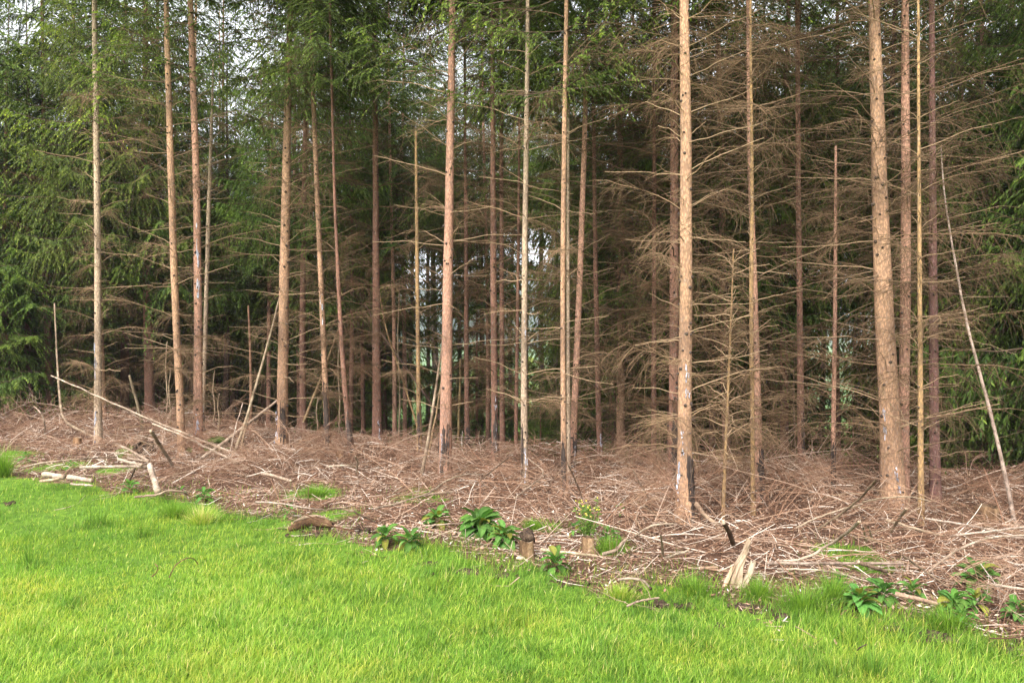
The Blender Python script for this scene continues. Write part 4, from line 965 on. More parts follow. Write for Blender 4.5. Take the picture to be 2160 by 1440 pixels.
t, d, R0, H = stump('grey cut stump with a dark earth clod on top, at the grass edge', 1112, 1178, 34, 38, (.9, .78, .62), 1)
obj('earth_clod', lump_mesh('earth_clod', R0 * .95, R0 * .8, R0 * .75, 'soil', 3, .28), t, (0, 0, H + R0 * .5), color=(1, 1, 1))
obj('pale_chip', lump_mesh('pale_chip', R0 * .5, R0 * .3, R0 * .22, 'cutwood', 4), t, (-R0 * .9, -R0 * 1.0, .02), color=(1.1, 1.05, 1))
stump('small hollow pale stump between the cream log and the round-leaved plant', 1240, 1163, 30, 32, (1.3, 1.15, .95), 2, hollow=True)
stump('broken dark stump with torn orange wood, right of the purplish-brown spruce', 2082, 1102, 52, 36, (1.0, .85, .7), 5, hollow=True)
stump('low sawn stump with a pinkish face among the left brash', 163, 940, 18, 18, (1.5, 1.2, .95), 6)
stump('low stump in the shade behind the brash, left of the dark reddish rough spruce', 718, 965, 20, 16, (1.0, .8, .65), 8)
# log end facing the camera
b = ground_pix(273, 944); CLEAR.append((b[0], b[1] - .2, .5))
t = thing('log', 'short pinkish log with its round sawn end facing us, by the dark root hollow', 'log', b, 0, G_L)
rr = 10 / F * b[1]
Vl, Ql, _ = tubes(np.array([[[0, 0, rr * 1.1], [.0, .15, rr * 1.1], [.02, .45, rr * 1.0]]]), np.array([[rr, rr * 1.02, rr * .95]]), 16)
obj('log_side', Geo().add(Vl, Ql).mesh('log_side', [MAT['stick']]), t, color=(.7, .6, .5))
Vl, Ql, _ = tubes(np.array([[[0, .004, rr * 1.1], [0, -.004, rr * 1.1], [0, -.006, rr * 1.1]]]), np.array([[rr * .98, rr * .94, .001]]), 16)
obj('sawn_end', Geo().add(Vl, Ql).mesh('sawn_end', [MAT['cutwood']]), t, color=(.75, .55, .48))
# root plate with dark hollow
b = ground_pix(302, 968); CLEAR.append((b[0], b[1] - .2, .5))
t = thing('root_plate', 'small upturned root plate with a dark hollow, left of the slim orange-tan spruce', 'roots', b)
s0 = 20 / F * b[1]
Vr, Qr, _ = tubes(np.array([[[0, .12, s0 * .9], [0, .0, s0 * .95], [0, -.03, s0 * 1.0], [0, .02, s0], [0, .12, s0]]]), np.array([[s0 * .9, s0 * 1.05, s0 * .75, s0 * .5, .01]]), 16)
Vr = Vr + np.random.default_rng(2).normal(0, s0 * .07, Vr.shape)
obj('earth_ring', Geo().add(Vr, Qr).mesh('earth_ring', [MAT['soil']]), t)
obj('moss_cushion', lump_mesh('moss_cushion', s0 * 1.3, s0 * .9, s0 * .7, 'moss', 9), t, (-s0 * 1.9, .1, s0 * .4))
rr_ = np.random.default_rng(77)
for k in range(14):
    a = rr_.uniform(0, 6.28); s = np.linspace(0, 1, 6)[:, None]
    dirv = np.array([cos(a), -.5, sin(a) * .9 + .1]); Pr = np.array([0, -.02, s0]) + dirv * s0 * (.6 + 1.0 * s) + rr_.normal(0, s0 * .08, (6, 3))
    Pr[:, 2] = np.maximum(Pr[:, 2], .01)
    V2, Q2, _ = tubes(Pr[None], np.linspace(.006, .002, 6)[None], 4)
    obj('root', Geo().add(V2, Q2).mesh('root', [MAT['rotwood']]), t, color=(.9, .8, .65))
# splintered stump
b = ground_pix(1560, 1238); CLEAR.append((b[0], b[1] - .2, .5)); d = b[1]; u_ = d / F
t = thing('splintered_stump', 'bright splintered stump with two jagged upright slabs of bare wood at the grass edge', 'stump', b, 0, 'stumps')
def slab(pts_l, pts_r, th, name, seed, col):
    r = np.random.default_rng(seed); A = np.array(pts_l, float); B = np.array(pts_r, float); n = len(A); m = 5
    V = []
    for yy in (-th / 2, th / 2):
        for k in range(n):
            for j in range(m):
                f = j / (m - 1); p = A[k] * (1 - f) + B[k] * f
                V.append(((p[0]) * u_, yy + r.normal(0, th * .22) + p[1] * u_ * .18, p[1] * u_ + (r.uniform(0, 14) * u_ if k == n - 1 else 0)))
    i = lambda s_, k, j: s_ * n * m + k * m + j
    Q = [(i(0, k, j), i(0, k, j + 1), i(0, k + 1, j + 1), i(0, k + 1, j)) for k in range(n - 1) for j in range(m - 1)]
    Q += [(i(1, k, j + 1), i(1, k, j), i(1, k + 1, j), i(1, k + 1, j + 1)) for k in range(n - 1) for j in range(m - 1)]
    for k in range(n - 1):
        Q += [(i(1, k, 0), i(0, k, 0), i(0, k + 1, 0), i(1, k + 1, 0)), (i(0, k, m - 1), i(1, k, m - 1), i(1, k + 1, m - 1), i(0, k + 1, m - 1))]
    Q += [(i(0, n - 1, j), i(0, n - 1, j + 1), i(1, n - 1, j + 1), i(1, n - 1, j)) for j in range(m - 1)]
    obj(name, Geo().add(np.array(V), np.array(Q)).mesh(name, [MAT['cutwood']], False), t, color=col)
slab([(-24, -8), (-16, 20), (-8, 45), (10, 70), (22, 88)], [(4, -8), (6, 20), (8, 42), (18, 66), (27, 84)], .035, 'splinter', 1, (.62, .57, .51))
slab([(-2, -8), (6, 12), (16, 26), (26, 44)], [(8, -8), (18, 12), (30, 30), (36, 46)], .025, 'splinter', 2, (.58, .54, .49))
slab([(-40, -6), (-30, 12), (-14, 34)], [(-32, -6), (-22, 12), (-9, 36)], .02, 'splinter', 3, (.9, .8, .68))
obj('stump_foot', lump_mesh('stump_foot', 30 * u_, 22 * u_, 12 * u_, 'rotwood', 21, .2), t, (0, .08, 0), color=(1.6, 1.4, 1.2))
# curved log slab
b = ground_pix(658, 1118); CLEAR.append((b[0], b[1] - .2, .5)); d = b[1]; u_ = d / F
t = thing('rotten_log', 'curved dark rotten log slab half sunk in the turf left of centre', 'log', b, 0, None)
s = np.linspace(0, 1, 9)
P = np.stack([(-50 + 92 * s) * u_, .03 * np.sin(s * 3), (2 + 15 * np.sin(s * 2.6)) * u_], -1)
V, Q, _ = tubes(P[None], (u_ * np.array([3, 8, 11, 12, 12, 12, 11, 9, 5]))[None], 10)
obj('log_body', Geo().add(V + np.random.default_rng(4).normal(0, u_ * 1.7, V.shape), Q).mesh('log_body', [MAT['rotwood']]), t, color=(.6, .48, .38))
P2 = P + np.array([0, -.005, 11.5 * u_]); V, Q, _ = tubes(P2[None, 1:-1], (u_ * np.array([1.5, 3, 3.5, 3.5, 3.5, 3, 1.5]))[None], 8)
obj('pale_edge', Geo().add(V, Q).mesh('pale_edge', [MAT['stick']]), t, color=(.8, .72, .6))
# mossy boulder
b = ground_pix(452, 946); CLEAR.append((b[0], b[1] - .2, .5)); u_ = b[1] / F
t = thing('mossy_boulder', 'low boulder covered in bright moss behind the crossing fallen poles', 'rock', b)
obj('stone', lump_mesh('stone', 26 * u_, 22 * u_, 17 * u_, 'rotwood', 31, .1, flat_top=.75), t, (0, .1, 3 * u_), color=(.9, .9, .85))
obj('moss', lump_mesh('moss', 24 * u_, 20 * u_, 8 * u_, 'moss', 32, .16), t, (0, .09, 14 * u_))
# torn earth heaps
SOIL = []
for k, (px, py, wpx, hpx, label) in enumerate(((655, 1130, 70, 10, 'torn brown soil under the curved rotten log slab'), (770, 1122, 60, 20, 'bare earth clods left of the wide low foxglove'), (985, 1208, 90, 10, 'dark torn-up soil in the lawn below the central foxgloves'),
        (1060, 1216, 50, 8, 'small patch of dug soil below the central stump'), (1390, 1278, 80, 16, 'rooted-up earth in the grass above the lower middle lawn'), (1570, 1284, 80, 14, 'dark clods of earth below the splintered stump'), (1330, 1245, 60, 10, 'bare earth beside the weathered branch on the grass edge'),
        (1985, 1348, 130, 18, 'wet dark soil hollow below the right foxgloves'), (2130, 1375, 60, 14, 'torn soil at the lower right edge of the lawn'), (1520, 1322, 28, 8, 'tiny dark soil scrape in the lawn at lower right'), (22, 1062, 26, 5, 'small soil scrape in the lawn at far left'), (905, 1192, 50, 8, 'crumbled soil on the lawn edge left of the dark torn-up soil'), (1195, 1232, 60, 10, 'loose dark soil below the foxglove with upright leaves'), (1455, 1280, 50, 9, 'brown clods in the bluish long grass left of the splintered stump'), (1650, 1302, 46, 8, 'scattered clods between the splintered stump and the large tussock'), (1885, 1330, 60, 9, 'dug soil on the lawn edge below the spreading foxglove'), (560, 1092, 50, 7, 'loose soil on the lawn edge left of the rotten log slab'))):
    b = ground_pix(px, py); u_ = b[1] / F
    SOIL.append((b[0], b[1], wpx * .45 * u_))
    t = thing('soil_heap', label, 'soil', b, 0, 'torn-up soil')
    r = np.random.default_rng(900 + k)
    nclod = int(wpx / 3)
    obj('soil_bed', lump_mesh('soil_bed', wpx / 3.4 * u_, wpx / 4.2 * u_, max(.02, hpx * .45 * u_), 'soil', 910 + k, .22), t, (0, .02, -.004))
    for j in range(nclod):
        s0 = r.uniform(1.2, 5.0) * u_
        obj('clod', lump_mesh('clod', s0 * 1.2, s0, s0 * .8, 'soil', 940 + k * 20 + j, .3, 5, 8), t, (r.normal(0, wpx * .30) * u_, r.normal(0, wpx * .22) * u_, r.uniform(.05, .45) * hpx * u_), (0, 0, r.uniform(0, 6)))

BARE_SPOTS = list(SOIL)
# ------------------------------------------------------------------ foxgloves and other plants
def leaf_geo(L=1.0, W=.36, seed=0, fold=.2, droop=.5):
    r = np.random.default_rng(seed); n = 9; s = np.linspace(0, 1, n)
    w_ = W / 2 * np.sin(np.clip(s * .93 + .05, 0, 1) * pi) ** .75 * np.where(s < .16, .3 + s * 3.5, 1); w_[-1] = .004
    ang = .75 - (.9 + droop) * s
    dx = np.cos(ang); dz = np.sin(ang)
    x = np.concatenate([[0], np.cumsum((dx[1:] + dx[:-1]) / 2)]) * L / (n - 1); z = np.concatenate([[0], np.cumsum((dz[1:] + dz[:-1]) / 2)]) * L / (n - 1)
    tw = r.uniform(-.3, .3)
    V = []
    for k in range(n):
        for j, f in enumerate((-1, -.55, 0, .55, 1)):
            V.append((x[k], w_[k] * f + .02 * sin(4 * s[k] + tw), z[k] + abs(f) * w_[k] * fold + r.normal(0, .010) * (f != 0) - (.012 if f == 0 else 0) + tw * f * w_[k] * s[k]))
    Q = [(k * 5 + j, k * 5 + j + 1, (k + 1) * 5 + j + 1, (k + 1) * 5 + j) for k in range(n - 1) for j in range(4)]
    ti = np.array([.5 + (.25 if j == 2 else 0) + .12 * s[k] for k in range(n) for j in range(5)])
    return Geo().add(np.array(V), np.array(Q), tint=ti)
LEAF_ME = [leaf_geo(1, U(.34, .46), 20 + i, U(.1, .4), U(.1, .9)).mesh('leaf', [MAT['leaf']]) for i in range(8)]
FOX = [(922, 1112, 74, 20, 'bright foxglove rosette behind and left of the largest central one'), (1010, 1128, 112, 30, 'largest foxglove rosette in the middle, with broad dark leaves'), (1062, 1150, 84, 20, 'foxglove rosette just left of the central stump'),
       (815, 1150, 66, 15, 'wide low foxglove left half, on the grass edge left of centre'), (865, 1158, 70, 17, 'wide low foxglove right half, on the grass edge left of centre'), (1172, 1205, 78, 16, 'foxglove with broad upright leaves below the cream log'), (1283, 1146, 54, 12, 'round-leaved dark plant right of the small hollow stump'),
       (1212, 1132, 36, 9, 'small green plant left of the yellow-flowered weed'), (608, 1092, 32, 8, 'small foxglove above the curved rotten log slab'), (430, 1060, 46, 13, 'foxglove on the grass edge below the crossing fallen poles'), (380, 1052, 30, 8, 'small foxglove below the twisted brown branch at left'),
       (275, 1040, 42, 12, 'leafy green weed on the grass edge below the whitish log'), (55, 975, 36, 9, 'small bright weed at far left in front of the logs'), (2062, 1238, 104, 24, 'upright foxglove in the brash at far right'), (1772, 1250, 60, 12, 'pale foxglove left end of the right-hand patch'),
       (1815, 1290, 90, 22, 'big spreading foxglove in the right-hand patch, nearest the lawn'), (1865, 1272, 80, 18, 'dark foxglove in the middle of the right-hand patch'), (1925, 1268, 66, 14, 'foxglove behind the pink barked log at right'), (2010, 1300, 90, 20, 'foxglove left of the wet soil hollow at right'), (2060, 1290, 70, 15, 'foxglove below the upright one at far right'),
       (2145, 1310, 66, 14, 'foxglove at the right picture edge'), (2030, 1325, 60, 12, 'low foxglove hanging over the wet soil hollow'), (1310, 1090, 30, 6, 'single broad-leaved seedling in the brash left of the foremost big tan spruce'), (150, 992, 26, 8, 'small bright weed between the pale logs at left')]
for k, (px, py, wpx, nl, label) in enumerate(FOX):
    b = ground_pix(px, py); u_ = b[1] / F; r = np.random.default_rng(300 + k)
    BARE_SPOTS.append((b[0], b[1] - .02, wpx * .36 * u_))
    t = thing('foxglove_plant', label, 'plant', b, r.uniform(0, 6), 'foxgloves and weeds')
    tone = r.uniform(.85, 1.15)
    nl = int(nl * 1.35)
    for j in range(nl):
        f = (j + .5) / nl
        a = j * 2.4 + r.uniform(-.3, .3)
        ln = wpx * .53 * u_ * (1.05 - .3 * f) * r.uniform(.75, 1.15)
        pitch = -.35 + 1.15 * f + r.uniform(-.2, .2)
        me = LEAF_ME[r.integers(8)]
        c = tone * r.uniform(.65, 1.25)
        obj('leaf', me, t, (cos(a) * .01, sin(a) * .01, .03 + .07 * f), (r.uniform(-.4, .4), -pitch + .25, a), (ln, ln * r.uniform(.9, 1.25), ln), (c * (r.uniform(.85, 1.15) if r.uniform() > .08 else 2.2), c, c * r.uniform(.8, 1.1)))
# yellow-flowered weed
b = ground_pix(1238, 1138); u_ = b[1] / F
t = thing('flowering_weed', 'feathery green weed with tiny yellow flowers standing behind the small hollow stump', 'plant', b)
r = np.random.default_rng(55); n = 11
a = r.uniform(0, 6.28, n); H_ = r.uniform(55, 92, n) * u_
P = arc(np.stack([r.normal(0, .02, n), r.normal(0, .02, n), np.zeros(n)], -1), norm(np.stack([np.cos(a) * .28, np.sin(a) * .28, np.ones(n)], -1)), H_, np.full(n, .02), 6)
V, Q, _ = tubes(P, np.linspace(.003, .0012, 6)[None].repeat(n, 0), 3)
obj('stem', Geo().add(V, Q, tint=.45).mesh('stem', [MAT['broadleaf']]), t, color=(1, 1, .9))
m = 700; j = r.integers(0, n, m); kx = r.uniform(.15, 1, m) * 5; i0 = np.minimum(kx.astype(int), 4); f = (kx - i0)[:, None]
bp = P[j, i0] * (1 - f) + P[j, i0 + 1] * f; dl = norm(r.normal(0, 1, (m, 3)) + np.array([0, 0, .5])); ln = r.uniform(.015, .045, m)
V, Q, ix = rhombi(bp, bp + dl * ln[:, None], ln * .12, norm(np.cross(dl, r.normal(0, 1, (m, 3)))))
obj('foliage', Geo().add(V, Q, tint=r.uniform(.2, .8, m)[ix]).mesh('foliage', [MAT['broadleaf']]), t, color=(1.2, 1.1, 1.3))
MAT['yellow'] = M_simple('yellow_petals', [(.3, (.45, .40, .05)), (.7, (.60, .52, .10))], 20)
for q in range(34):
    p = P[r.integers(0, n), r.integers(4, 6)] + r.normal(0, .02, 3)
    if q == 0: fm = lump_mesh('flower', .006, .006, .005, 'yellow', 5, .2, 4, 6)
    obj('flower', fm, t, p)

# ------------------------------------------------------------------ brash: fallen twigs over the forest floor
def heap(x, y):
    h = .13 + .08 * np.sin(1.1 * x + .6 * y + 1) + .07 * np.sin(2.3 * x - 1.3 * y) + .05 * np.sin(.7 * y * 2 + 4.1 * x)
    e = y - edge_y(x)
    q = np.clip(h * 1.15, .02, .38) * smooth(-.05, 1.3, e) * (1 - .6 * smooth(4.5, 8, e))
    m = np.ones_like(np.asarray(x, float))
    for a, b, r_ in CLEAR: m = np.minimum(m, 1 - .7 * np.exp(-(((x - a) / r_) ** 2 + ((y - b) / r_) ** 2)))
    return q * m

def brash_points(n, r, y_hi, dens):
    x = []; y = []
    while len(x) < n:
        m = n * 2
        d = r.uniform(3.6, y_hi, m); px = r.uniform(-260, 2420, m)
        xx = (px - CX) / F * d; e = d - edge_y(xx) - ejit(xx, d)
        keep = (e > -.5) & (r.uniform(0, 1, m) < dens(xx, d, e))
        x.extend(xx[keep]); y.extend(d[keep])
    return np.array(x[:n]), np.array(y[:n])

def build_brash():
    r = np.random.default_rng(31); g = Geo()
    gr_pen = lambda x, y: 1 - .8 * np.clip((grassy(x, y) - .1) * 1.6, 0, 1)
    n = 27500
    x, y = brash_points(n, r, 15.5, lambda x, d, e: (.10 * smooth(-.5, -.2, e) + .9 * smooth(-.15, .4, e)) * np.maximum(gr_pen(x, d), .5 * (e < 0)) * np.clip(1.2 - .075 * e, .25, 1) * np.minimum(1, d / 9 + .15))
    h = heap(x, y); u = r.uniform(0, 1, n)
    L = r.uniform(.07, .26, n) * (1 + .9 * (r.uniform(0, 1, n) < .2))
    a = r.uniform(0, 2 * pi, n); pitch = r.normal(.12, .42, n)
    d = np.stack([np.cos(a) * np.cos(pitch), np.sin(a) * np.cos(pitch), np.sin(pitch)], -1)
    z = gz(x, y) + .006 + h * u ** .8
    p0 = np.stack([x, y, z], -1) - d * L[:, None] * .4
    P = arc(p0, d, L, r.uniform(-.15, .55, n), 4, norm(r.normal(0, 1, (n, 3)) * np.array([1, 1, .3])), r.uniform(0, .5, n))
    P[:, :, 2] = np.maximum(P[:, :, 2], gz(P[:, :, 0], P[:, :, 1]) + .003)
    rad = r.uniform(.0015, .0038, n)[:, None] * np.linspace(1.1, .5, 4)[None]
    V, Q, ix = tubes(P, rad, 3)
    zone = np.sin(1.3 * x + .8 * y) * np.sin(.9 * x - 1.7 * y + 2) 
    ti = np.clip(r.normal(.45, .24, n) + .15 * (u - .5) + (rad[:, 0] > .0032) * .15 + .10 * zone - .03 * np.clip(y - edge_y(x), 0, 5), 0, 1)
    g.add(V, Q, tint=ti[ix])
    # longer broken sticks
    n = 750
    x, y = brash_points(n, r, 14, lambda x, d, e: smooth(0, .4, e) * gr_pen(x, d))
    h = heap(x, y); L = r.uniform(.25, .85, n); a = r.uniform(0, 2 * pi, n); pitch = np.abs(r.normal(0, .22, n)) + (r.uniform(0, 1, n) < .1) * .6
    d = np.stack([np.cos(a) * np.cos(pitch), np.sin(a) * np.cos(pitch), np.sin(pitch)], -1)
    p0 = np.stack([x, y, gz(x, y) + h * r.uniform(.3, 1.0, n)], -1) - d * L[:, None] * .35
    P = arc(p0, d, L, r.uniform(-.05, .3, n), 5, norm(r.normal(0, 1, (n, 3)) * np.array([1, 1, .2])), r.uniform(0, .25, n))
    P[:, :, 2] = np.maximum(P[:, :, 2], gz(P[:, :, 0], P[:, :, 1]) + .004)
    V, Q, ix = tubes(P, r.uniform(.003, .0068, n)[:, None] * np.linspace(1, .55, 5)[None], 4)
    g.add(V, Q, tint=np.clip(r.normal(.58, .2, n), 0, 1)[ix])
    # whole shed boughs with their side twigs
    n = 245
    x, y = brash_points(n, r, 14.5, lambda x, d, e: smooth(.3, 1.0, e) * gr_pen(x, d))
    for i in range(n):
        M = rot_z(r.uniform(0, 2 * pi)) @ rot_y(-r.uniform(-.1, .3)) @ rot_x(r.uniform(-1.2, 1.2))
        s = r.uniform(.35, .85)
        g.addg(TWIG_L[r.integers(len(TWIG_L))], mat4(M, (x[i], y[i], gz1(x[i], y[i]) + float(heap(x[i], y[i])) * .8), s), r.uniform(.0, .3))
    # mounds of heaped boughs round the feet of the trunks
    for px, py, w_ in ((620, 985, 70), (770, 978, 90), (1285, 1012, 90), (1720, 1012, 80), (1825, 1085, 90), (1400, 1030, 70), (2040, 1062, 110), (520, 1000, 80), (60, 915, 110), (1000, 1010, 70), (1640, 1050, 70), (350, 985, 60), (1160, 1050, 60)):
        c = ground_pix(px, py); u_ = c[1] / F
        for i in range(13):
            a = r.uniform(0, 2 * pi); q = np.abs(r.normal(0, .45)) * w_ * u_
            M = rot_z(a + r.normal(0, .5)) @ rot_y(r.uniform(-.5, .1)) @ rot_x(r.uniform(-.8, .8))
            g.addg(TWIG_L[r.integers(len(TWIG_L))], mat4(M, (c[0] + cos(a) * q * .6, c[1] + sin(a) * q * .6, c[2] + .05 + r.uniform(.0, .2)), r.uniform(.35, .6)), r.uniform(-.05, .22))
    tag(obj('brash', g.mesh('brash', [MAT['brash']])), 'dry reddish-brown fallen twigs covering the floor at the wood edge', 'brushwood', kind='stuff')
    # needle litter and bark chips: small flakes
    n = 40000
    x, y = brash_points(n, r, 12.5, lambda x, d, e: smooth(-.3, .2, e) * gr_pen(x, d) * np.clip(1.2 - .1 * e, .2, 1))
    b = np.stack([x, y, gz(x, y) + r.uniform(.004, .03, n)], -1); a = r.uniform(0, 2 * pi, n)
    dl = np.stack([np.cos(a), np.sin(a), r.normal(0, .25, n)], -1); ln = r.uniform(.012, .05, n)
    V, Q, ix = rhombi(b, b + dl * ln[:, None], ln * r.uniform(.06, .22, n), norm(np.cross(dl, np.array([0, 0, 1.]) + r.normal(0, .3, (n, 3)))))
    tag(obj('forest_litter', Geo().add(V, Q, tint=np.clip(r.normal(.55, .25, n), 0, 1)[ix]).mesh('forest_litter', [MAT['brash']])), 'bark chips and needle litter scattered between the fallen twigs', 'litter', kind='stuff')
build_brash()

# ------------------------------------------------------------------ lawn grass
def blades(b, L, W, a, lean, r, tint, g, K=3):
    n = len(b)
    u = np.linspace(0, 1, K)
    dirh = np.stack([np.cos(a), np.sin(a), np.zeros(n)], -1)
    off = lean[:, None] * u[None] ** 1.8
    up = np.sqrt(np.maximum(.1, 1 - (lean[:, None] * .8) ** 2)) * u[None] - .25 * np.maximum(0, lean - .6)[:, None] * u[None] ** 3
    P = b[:, None] + (dirh[:, None] * off[..., None] + np.array([0, 0, 1.]) * up[..., None]) * L[:, None, None]
    sa = a + pi / 2 + r.normal(0, .6, n); sdv = np.stack([np.cos(sa), np.sin(sa), np.zeros(n)], -1)
    wk = np.array([.8, .9, 0]) if K == 3 else np.array([.75, 1, .7, 0])
    half = (W / 2)[:, None] * wk[None]
    Lf = P - sdv[:, None] * half[..., None]; Rt = P + sdv[:, None] * half[..., None]
    V = np.concatenate([np.stack([Lf[:, :K - 1], Rt[:, :K - 1]], 2).reshape(n, -1, 3), P[:, -1:]], 1)    # 2*(K-1)+1 verts
    nv = 2 * (K - 1) + 1; base = (np.arange(n) * nv)[:, None]
    Q = np.concatenate([base + np.array([2 * k, 2 * k + 1, 2 * k + 3, 2 * k + 2])[None] for k in range(K - 2)], 0)
    T = base + np.array([2 * (K - 2), 2 * (K - 2) + 1, nv - 1])[None]
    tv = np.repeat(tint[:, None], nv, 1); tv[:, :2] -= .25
    g.add(V.reshape(-1, 3), Q, T, tint=tv.ravel())

def build_grass():
    r = np.random.default_rng(77); g = Geo()
    X = []; Y = []; n = 215000
    while len(X) < n:
        m = 200000
        d = 1 / r.uniform(1 / 10.5, 1 / 3.0, m); px = r.uniform(-420, 2580, m)
        x = (px - CX) / F * d
        e = edge_y(x) + ejit(x, d) * 1.3 - d
        p = .12 * smooth(-.9, -.2, e) + .88 * smooth(-.35, .7, e) * np.clip(.75 + .4 * np.sin(1.7 * x + 2.1 * d) * np.sin(2.9 * x - 1.3 * d), .35, 1)
        for aa, bb, rr in PATCHES: p = np.maximum(p, .45 * np.exp(-((x - aa) ** 2 + (d - bb) ** 2) / (rr * .7) ** 2))
        for aa, bb, rr in BARE_SPOTS: p = p * (1 - .95 * np.exp(-(((x - aa) / rr) ** 2 + ((d - bb) / (rr * .8)) ** 2) ** 2))
        k = r.uniform(0, 1, m) < p * np.minimum(1, d / 5)
        X.extend(x[k]); Y.extend(d[k])
    x = np.array(X[:n]); y = np.array(Y[:n])
    e = edge_y(x) - y
    big = np.sin(.9 * x + 1.3 * y) + np.sin(2.1 * x - .8 * y + 1) + .7 * np.sin(4.3 * x + 3.1 * y)
    L = r.uniform(.022, .066, n) * (1 + .13 * big) * (1 + .45 * np.exp(-((e - .2) / .4) ** 2) * np.clip(np.sin(3 * x + 1) + .6, 0, 1))
    W = r.uniform(.0022, .0042, n) * (1 + .06 * (y - 4))
    a = r.normal(.2, 1.5, n); lean = np.clip(r.normal(.62, .3, n), .02, 1.15)
    slow = np.sin(.55 * x + .8 * y + 2) * np.sin(.9 * y - .4 * x) + .6 * np.sin(1.9 * x + .7 * y) * np.sin(2.2 * y + 1)
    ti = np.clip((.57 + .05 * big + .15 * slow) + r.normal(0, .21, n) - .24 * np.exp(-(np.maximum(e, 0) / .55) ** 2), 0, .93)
    dry = r.uniform(0, 1, n) < .05 + .05 * np.clip(slow, 0, 1); ti[dry] = r.uniform(.93, 1, dry.sum())
    dark = np.zeros(n); lite = np.zeros(n)
    for k in range(420):
        cd = 1 / r.uniform(1 / 9.5, 1 / 3.2); cx = (r.uniform(-200, 2360) - CX) / F * cd; s0 = r.uniform(.04, .13)
        q = np.exp(-((x - cx) ** 2 + (y - cd) ** 2) / s0 ** 2)
        if k % 5 < 3: dark = np.maximum(dark, q * r.uniform(.5, 1))
        else: lite = np.maximum(lite, q)
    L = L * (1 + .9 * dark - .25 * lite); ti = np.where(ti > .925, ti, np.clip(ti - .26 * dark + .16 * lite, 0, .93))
    W = W * (1 + .3 * (r.uniform(0, 1, n) < .12))
    b = np.stack([x, y, gz(x, y) - .004], -1)
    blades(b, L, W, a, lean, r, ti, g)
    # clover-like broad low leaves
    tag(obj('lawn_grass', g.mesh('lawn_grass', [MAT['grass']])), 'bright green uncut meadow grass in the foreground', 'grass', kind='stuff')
build_grass()

# rush and grass tussocks
TUSS = [(210, 1112, 40, 60, 'dark rush tuft on the lawn at left', 0), (297, 1135, 45, 55, 'dark upright rush tuft right of the left-hand one', 0), (62, 1195, 40, 60, 'dark rush tuft on the lawn at far left', 0), (367, 1092, 60, 40, 'rounded grass tussock at the lawn edge below the left logs', 1),
        (425, 1105, 55, 40, 'dry grass tussock right of the rounded one at the lawn edge', 2), (1695, 1288, 100, 60, 'large dark grass tussock left of the right-hand foxgloves', 1), (1755, 1270, 50, 60, 'wispy grass tuft between the large tussock and the foxgloves', 1), (1840, 1432, 40, 80, 'tall rush tuft at the bottom edge of the lawn at right', 0),
        (1288, 1165, 60, 34, 'bright fine grass clump beside the small hollow stump', 1), (1465, 1252, 80, 40, 'bluish long grass left of the splintered stump', 1), (1125, 1118, 45, 24, 'bright grass tuft among the brash right of the central foxgloves', 1), (8, 1005, 26, 60, 'tall grass tuft at the left picture edge', 1), (2000, 1330, 70, 50, 'long grass by the wet soil hollow', 1),
        (1600, 1262, 60, 45, 'long grass at the foot of the splintered stump', 1), (885, 1052, 60, 24, 'grass tuft under the arching branch left of the tall pink-brown spruce', 1), (665, 1046, 60, 26, 'grass tuft in the brash above the curved rotten log', 1), (1310, 1262, 60, 34, 'yellow-green grass tuft by the weathered branch', 3)]
for k, (px, py, wpx, hpx, label, kind) in enumerate(TUSS):
    b0 = ground_pix(px, py); u_ = b0[1] / F; r = np.random.default_rng(600 + k)
    n = 75 if kind == 0 else 420
    g = Geo()
    rad = np.abs(r.normal(0, .22, n)) * wpx * u_ * (1.5 if kind == 0 else 1.2); a = r.uniform(0, 6.28, n)
    b = np.stack([np.cos(a) * rad, np.sin(a) * rad, np.full(n, -.01)], -1)
    L = r.uniform(.5, 1.15, n) * hpx * u_ * 1.2
    lean = np.clip(r.normal(.38, .25, n), 0, .9) if kind == 0 else np.clip(r.normal(.55, .25, n), .05, 1.1)
    base_t = (.24, .38, .72, .74)[kind]
    blades(b, L, r.uniform(.0025, .0042, n), a + r.normal(0, .5, n), lean, r, np.clip(r.normal(base_t, .14, n) + (r.uniform(0, 1, n) < (.5 if kind == 2 else .05)) * .25, 0, 1), g)
    me = g.mesh('grass_tussock', [MAT['grass']])
    o = obj('rush_tuft' if kind == 0 else 'grass_tussock', me, None, b0)
    tag(o, label, 'grass tuft', 'tufts of rush and long grass')

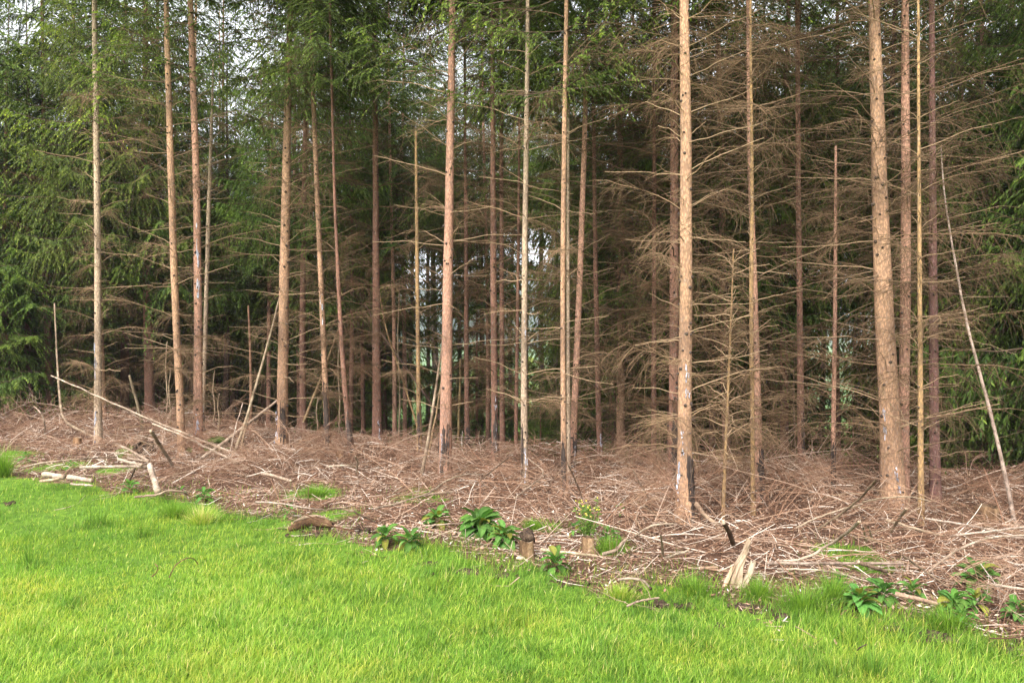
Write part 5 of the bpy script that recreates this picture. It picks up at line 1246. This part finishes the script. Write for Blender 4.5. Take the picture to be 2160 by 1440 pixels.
# ------------------------------------------------------------------ far wood on the hills, seen through the gaps
def far_wood():
    r = np.random.default_rng(5); n = 2700; g = Geo()
    y = r.uniform(640, 1420, n); x = r.uniform(-.8, .8, n) * y
    H = r.uniform(9, 18, n); z = gz(x, y)
    P = np.stack([np.stack([x, y, z - 1], -1), np.stack([x, y, z + H * .35], -1), np.stack([x, y, z + H], -1)], 1)
    V, Q, ix = tubes(P, np.stack([H * .26, H * .2, H * .01], -1), 6)
    V = V + r.normal(0, .5, V.shape)
    g.add(V, Q, tint=r.uniform(0, .6, n)[ix])
    # broadleaved trees in the valley
    for _ in range(160):
        yy = r.uniform(120, 620); xx = r.uniform(-.7, .7) * yy; s = r.uniform(4, 8)
        m = 80; c = r.normal(0, 1, (m, 3)) * np.array([.5, .5, .42]) * s + np.array([xx, yy, gz1(xx, yy) + s * .8])
        dl = norm(r.normal(0, 1, (m, 3))); ln = np.full(m, s * .35)
        V, Q, ix = rhombi(c, c + dl * ln[:, None], ln * .5, norm(np.cross(dl, r.normal(0, 1, (m, 3)))))
        g.add(V, Q, tint=r.uniform(.5, 1, m)[ix])
    o = obj('far_wood', g.mesh('far_wood', [MAT['needle']]), color=(1.0, 1.0, 1.0))
    tag(o, 'distant woods and hedgerow trees across the valley, seen through the gaps', 'woodland', kind='stuff')
far_wood()

# ------------------------------------------------------------------ the air between here and the hills
def haze():
    x0, x1, y0, y1, z0, z1 = -2700, 2700, -450, 3150, -24.5, 190
    V = np.array([(x, y, z) for z in (z0, z1) for y in (y0, y1) for x in (x0, x1)], float)
    Q = np.array([(0, 2, 3, 1), (4, 5, 7, 6), (0, 1, 5, 4), (2, 6, 7, 3), (0, 4, 6, 2), (1, 3, 7, 5)])
    k = NT('haze')
    pv = k.n('ShaderNodeVolumePrincipled')
    pv.inputs['Color'].default_value = (.86, .91, 1.0, 1)
    pv.inputs['Density'].default_value = .00042
    k.l(pv.outputs[0], k.out.inputs['Volume'])
    o = obj('haze', Geo().add(V, Q).mesh('haze', [k.m], False))
    tag(o, 'thin bluish haze lying over the valley and the far hills', 'haze', kind='stuff')
haze()
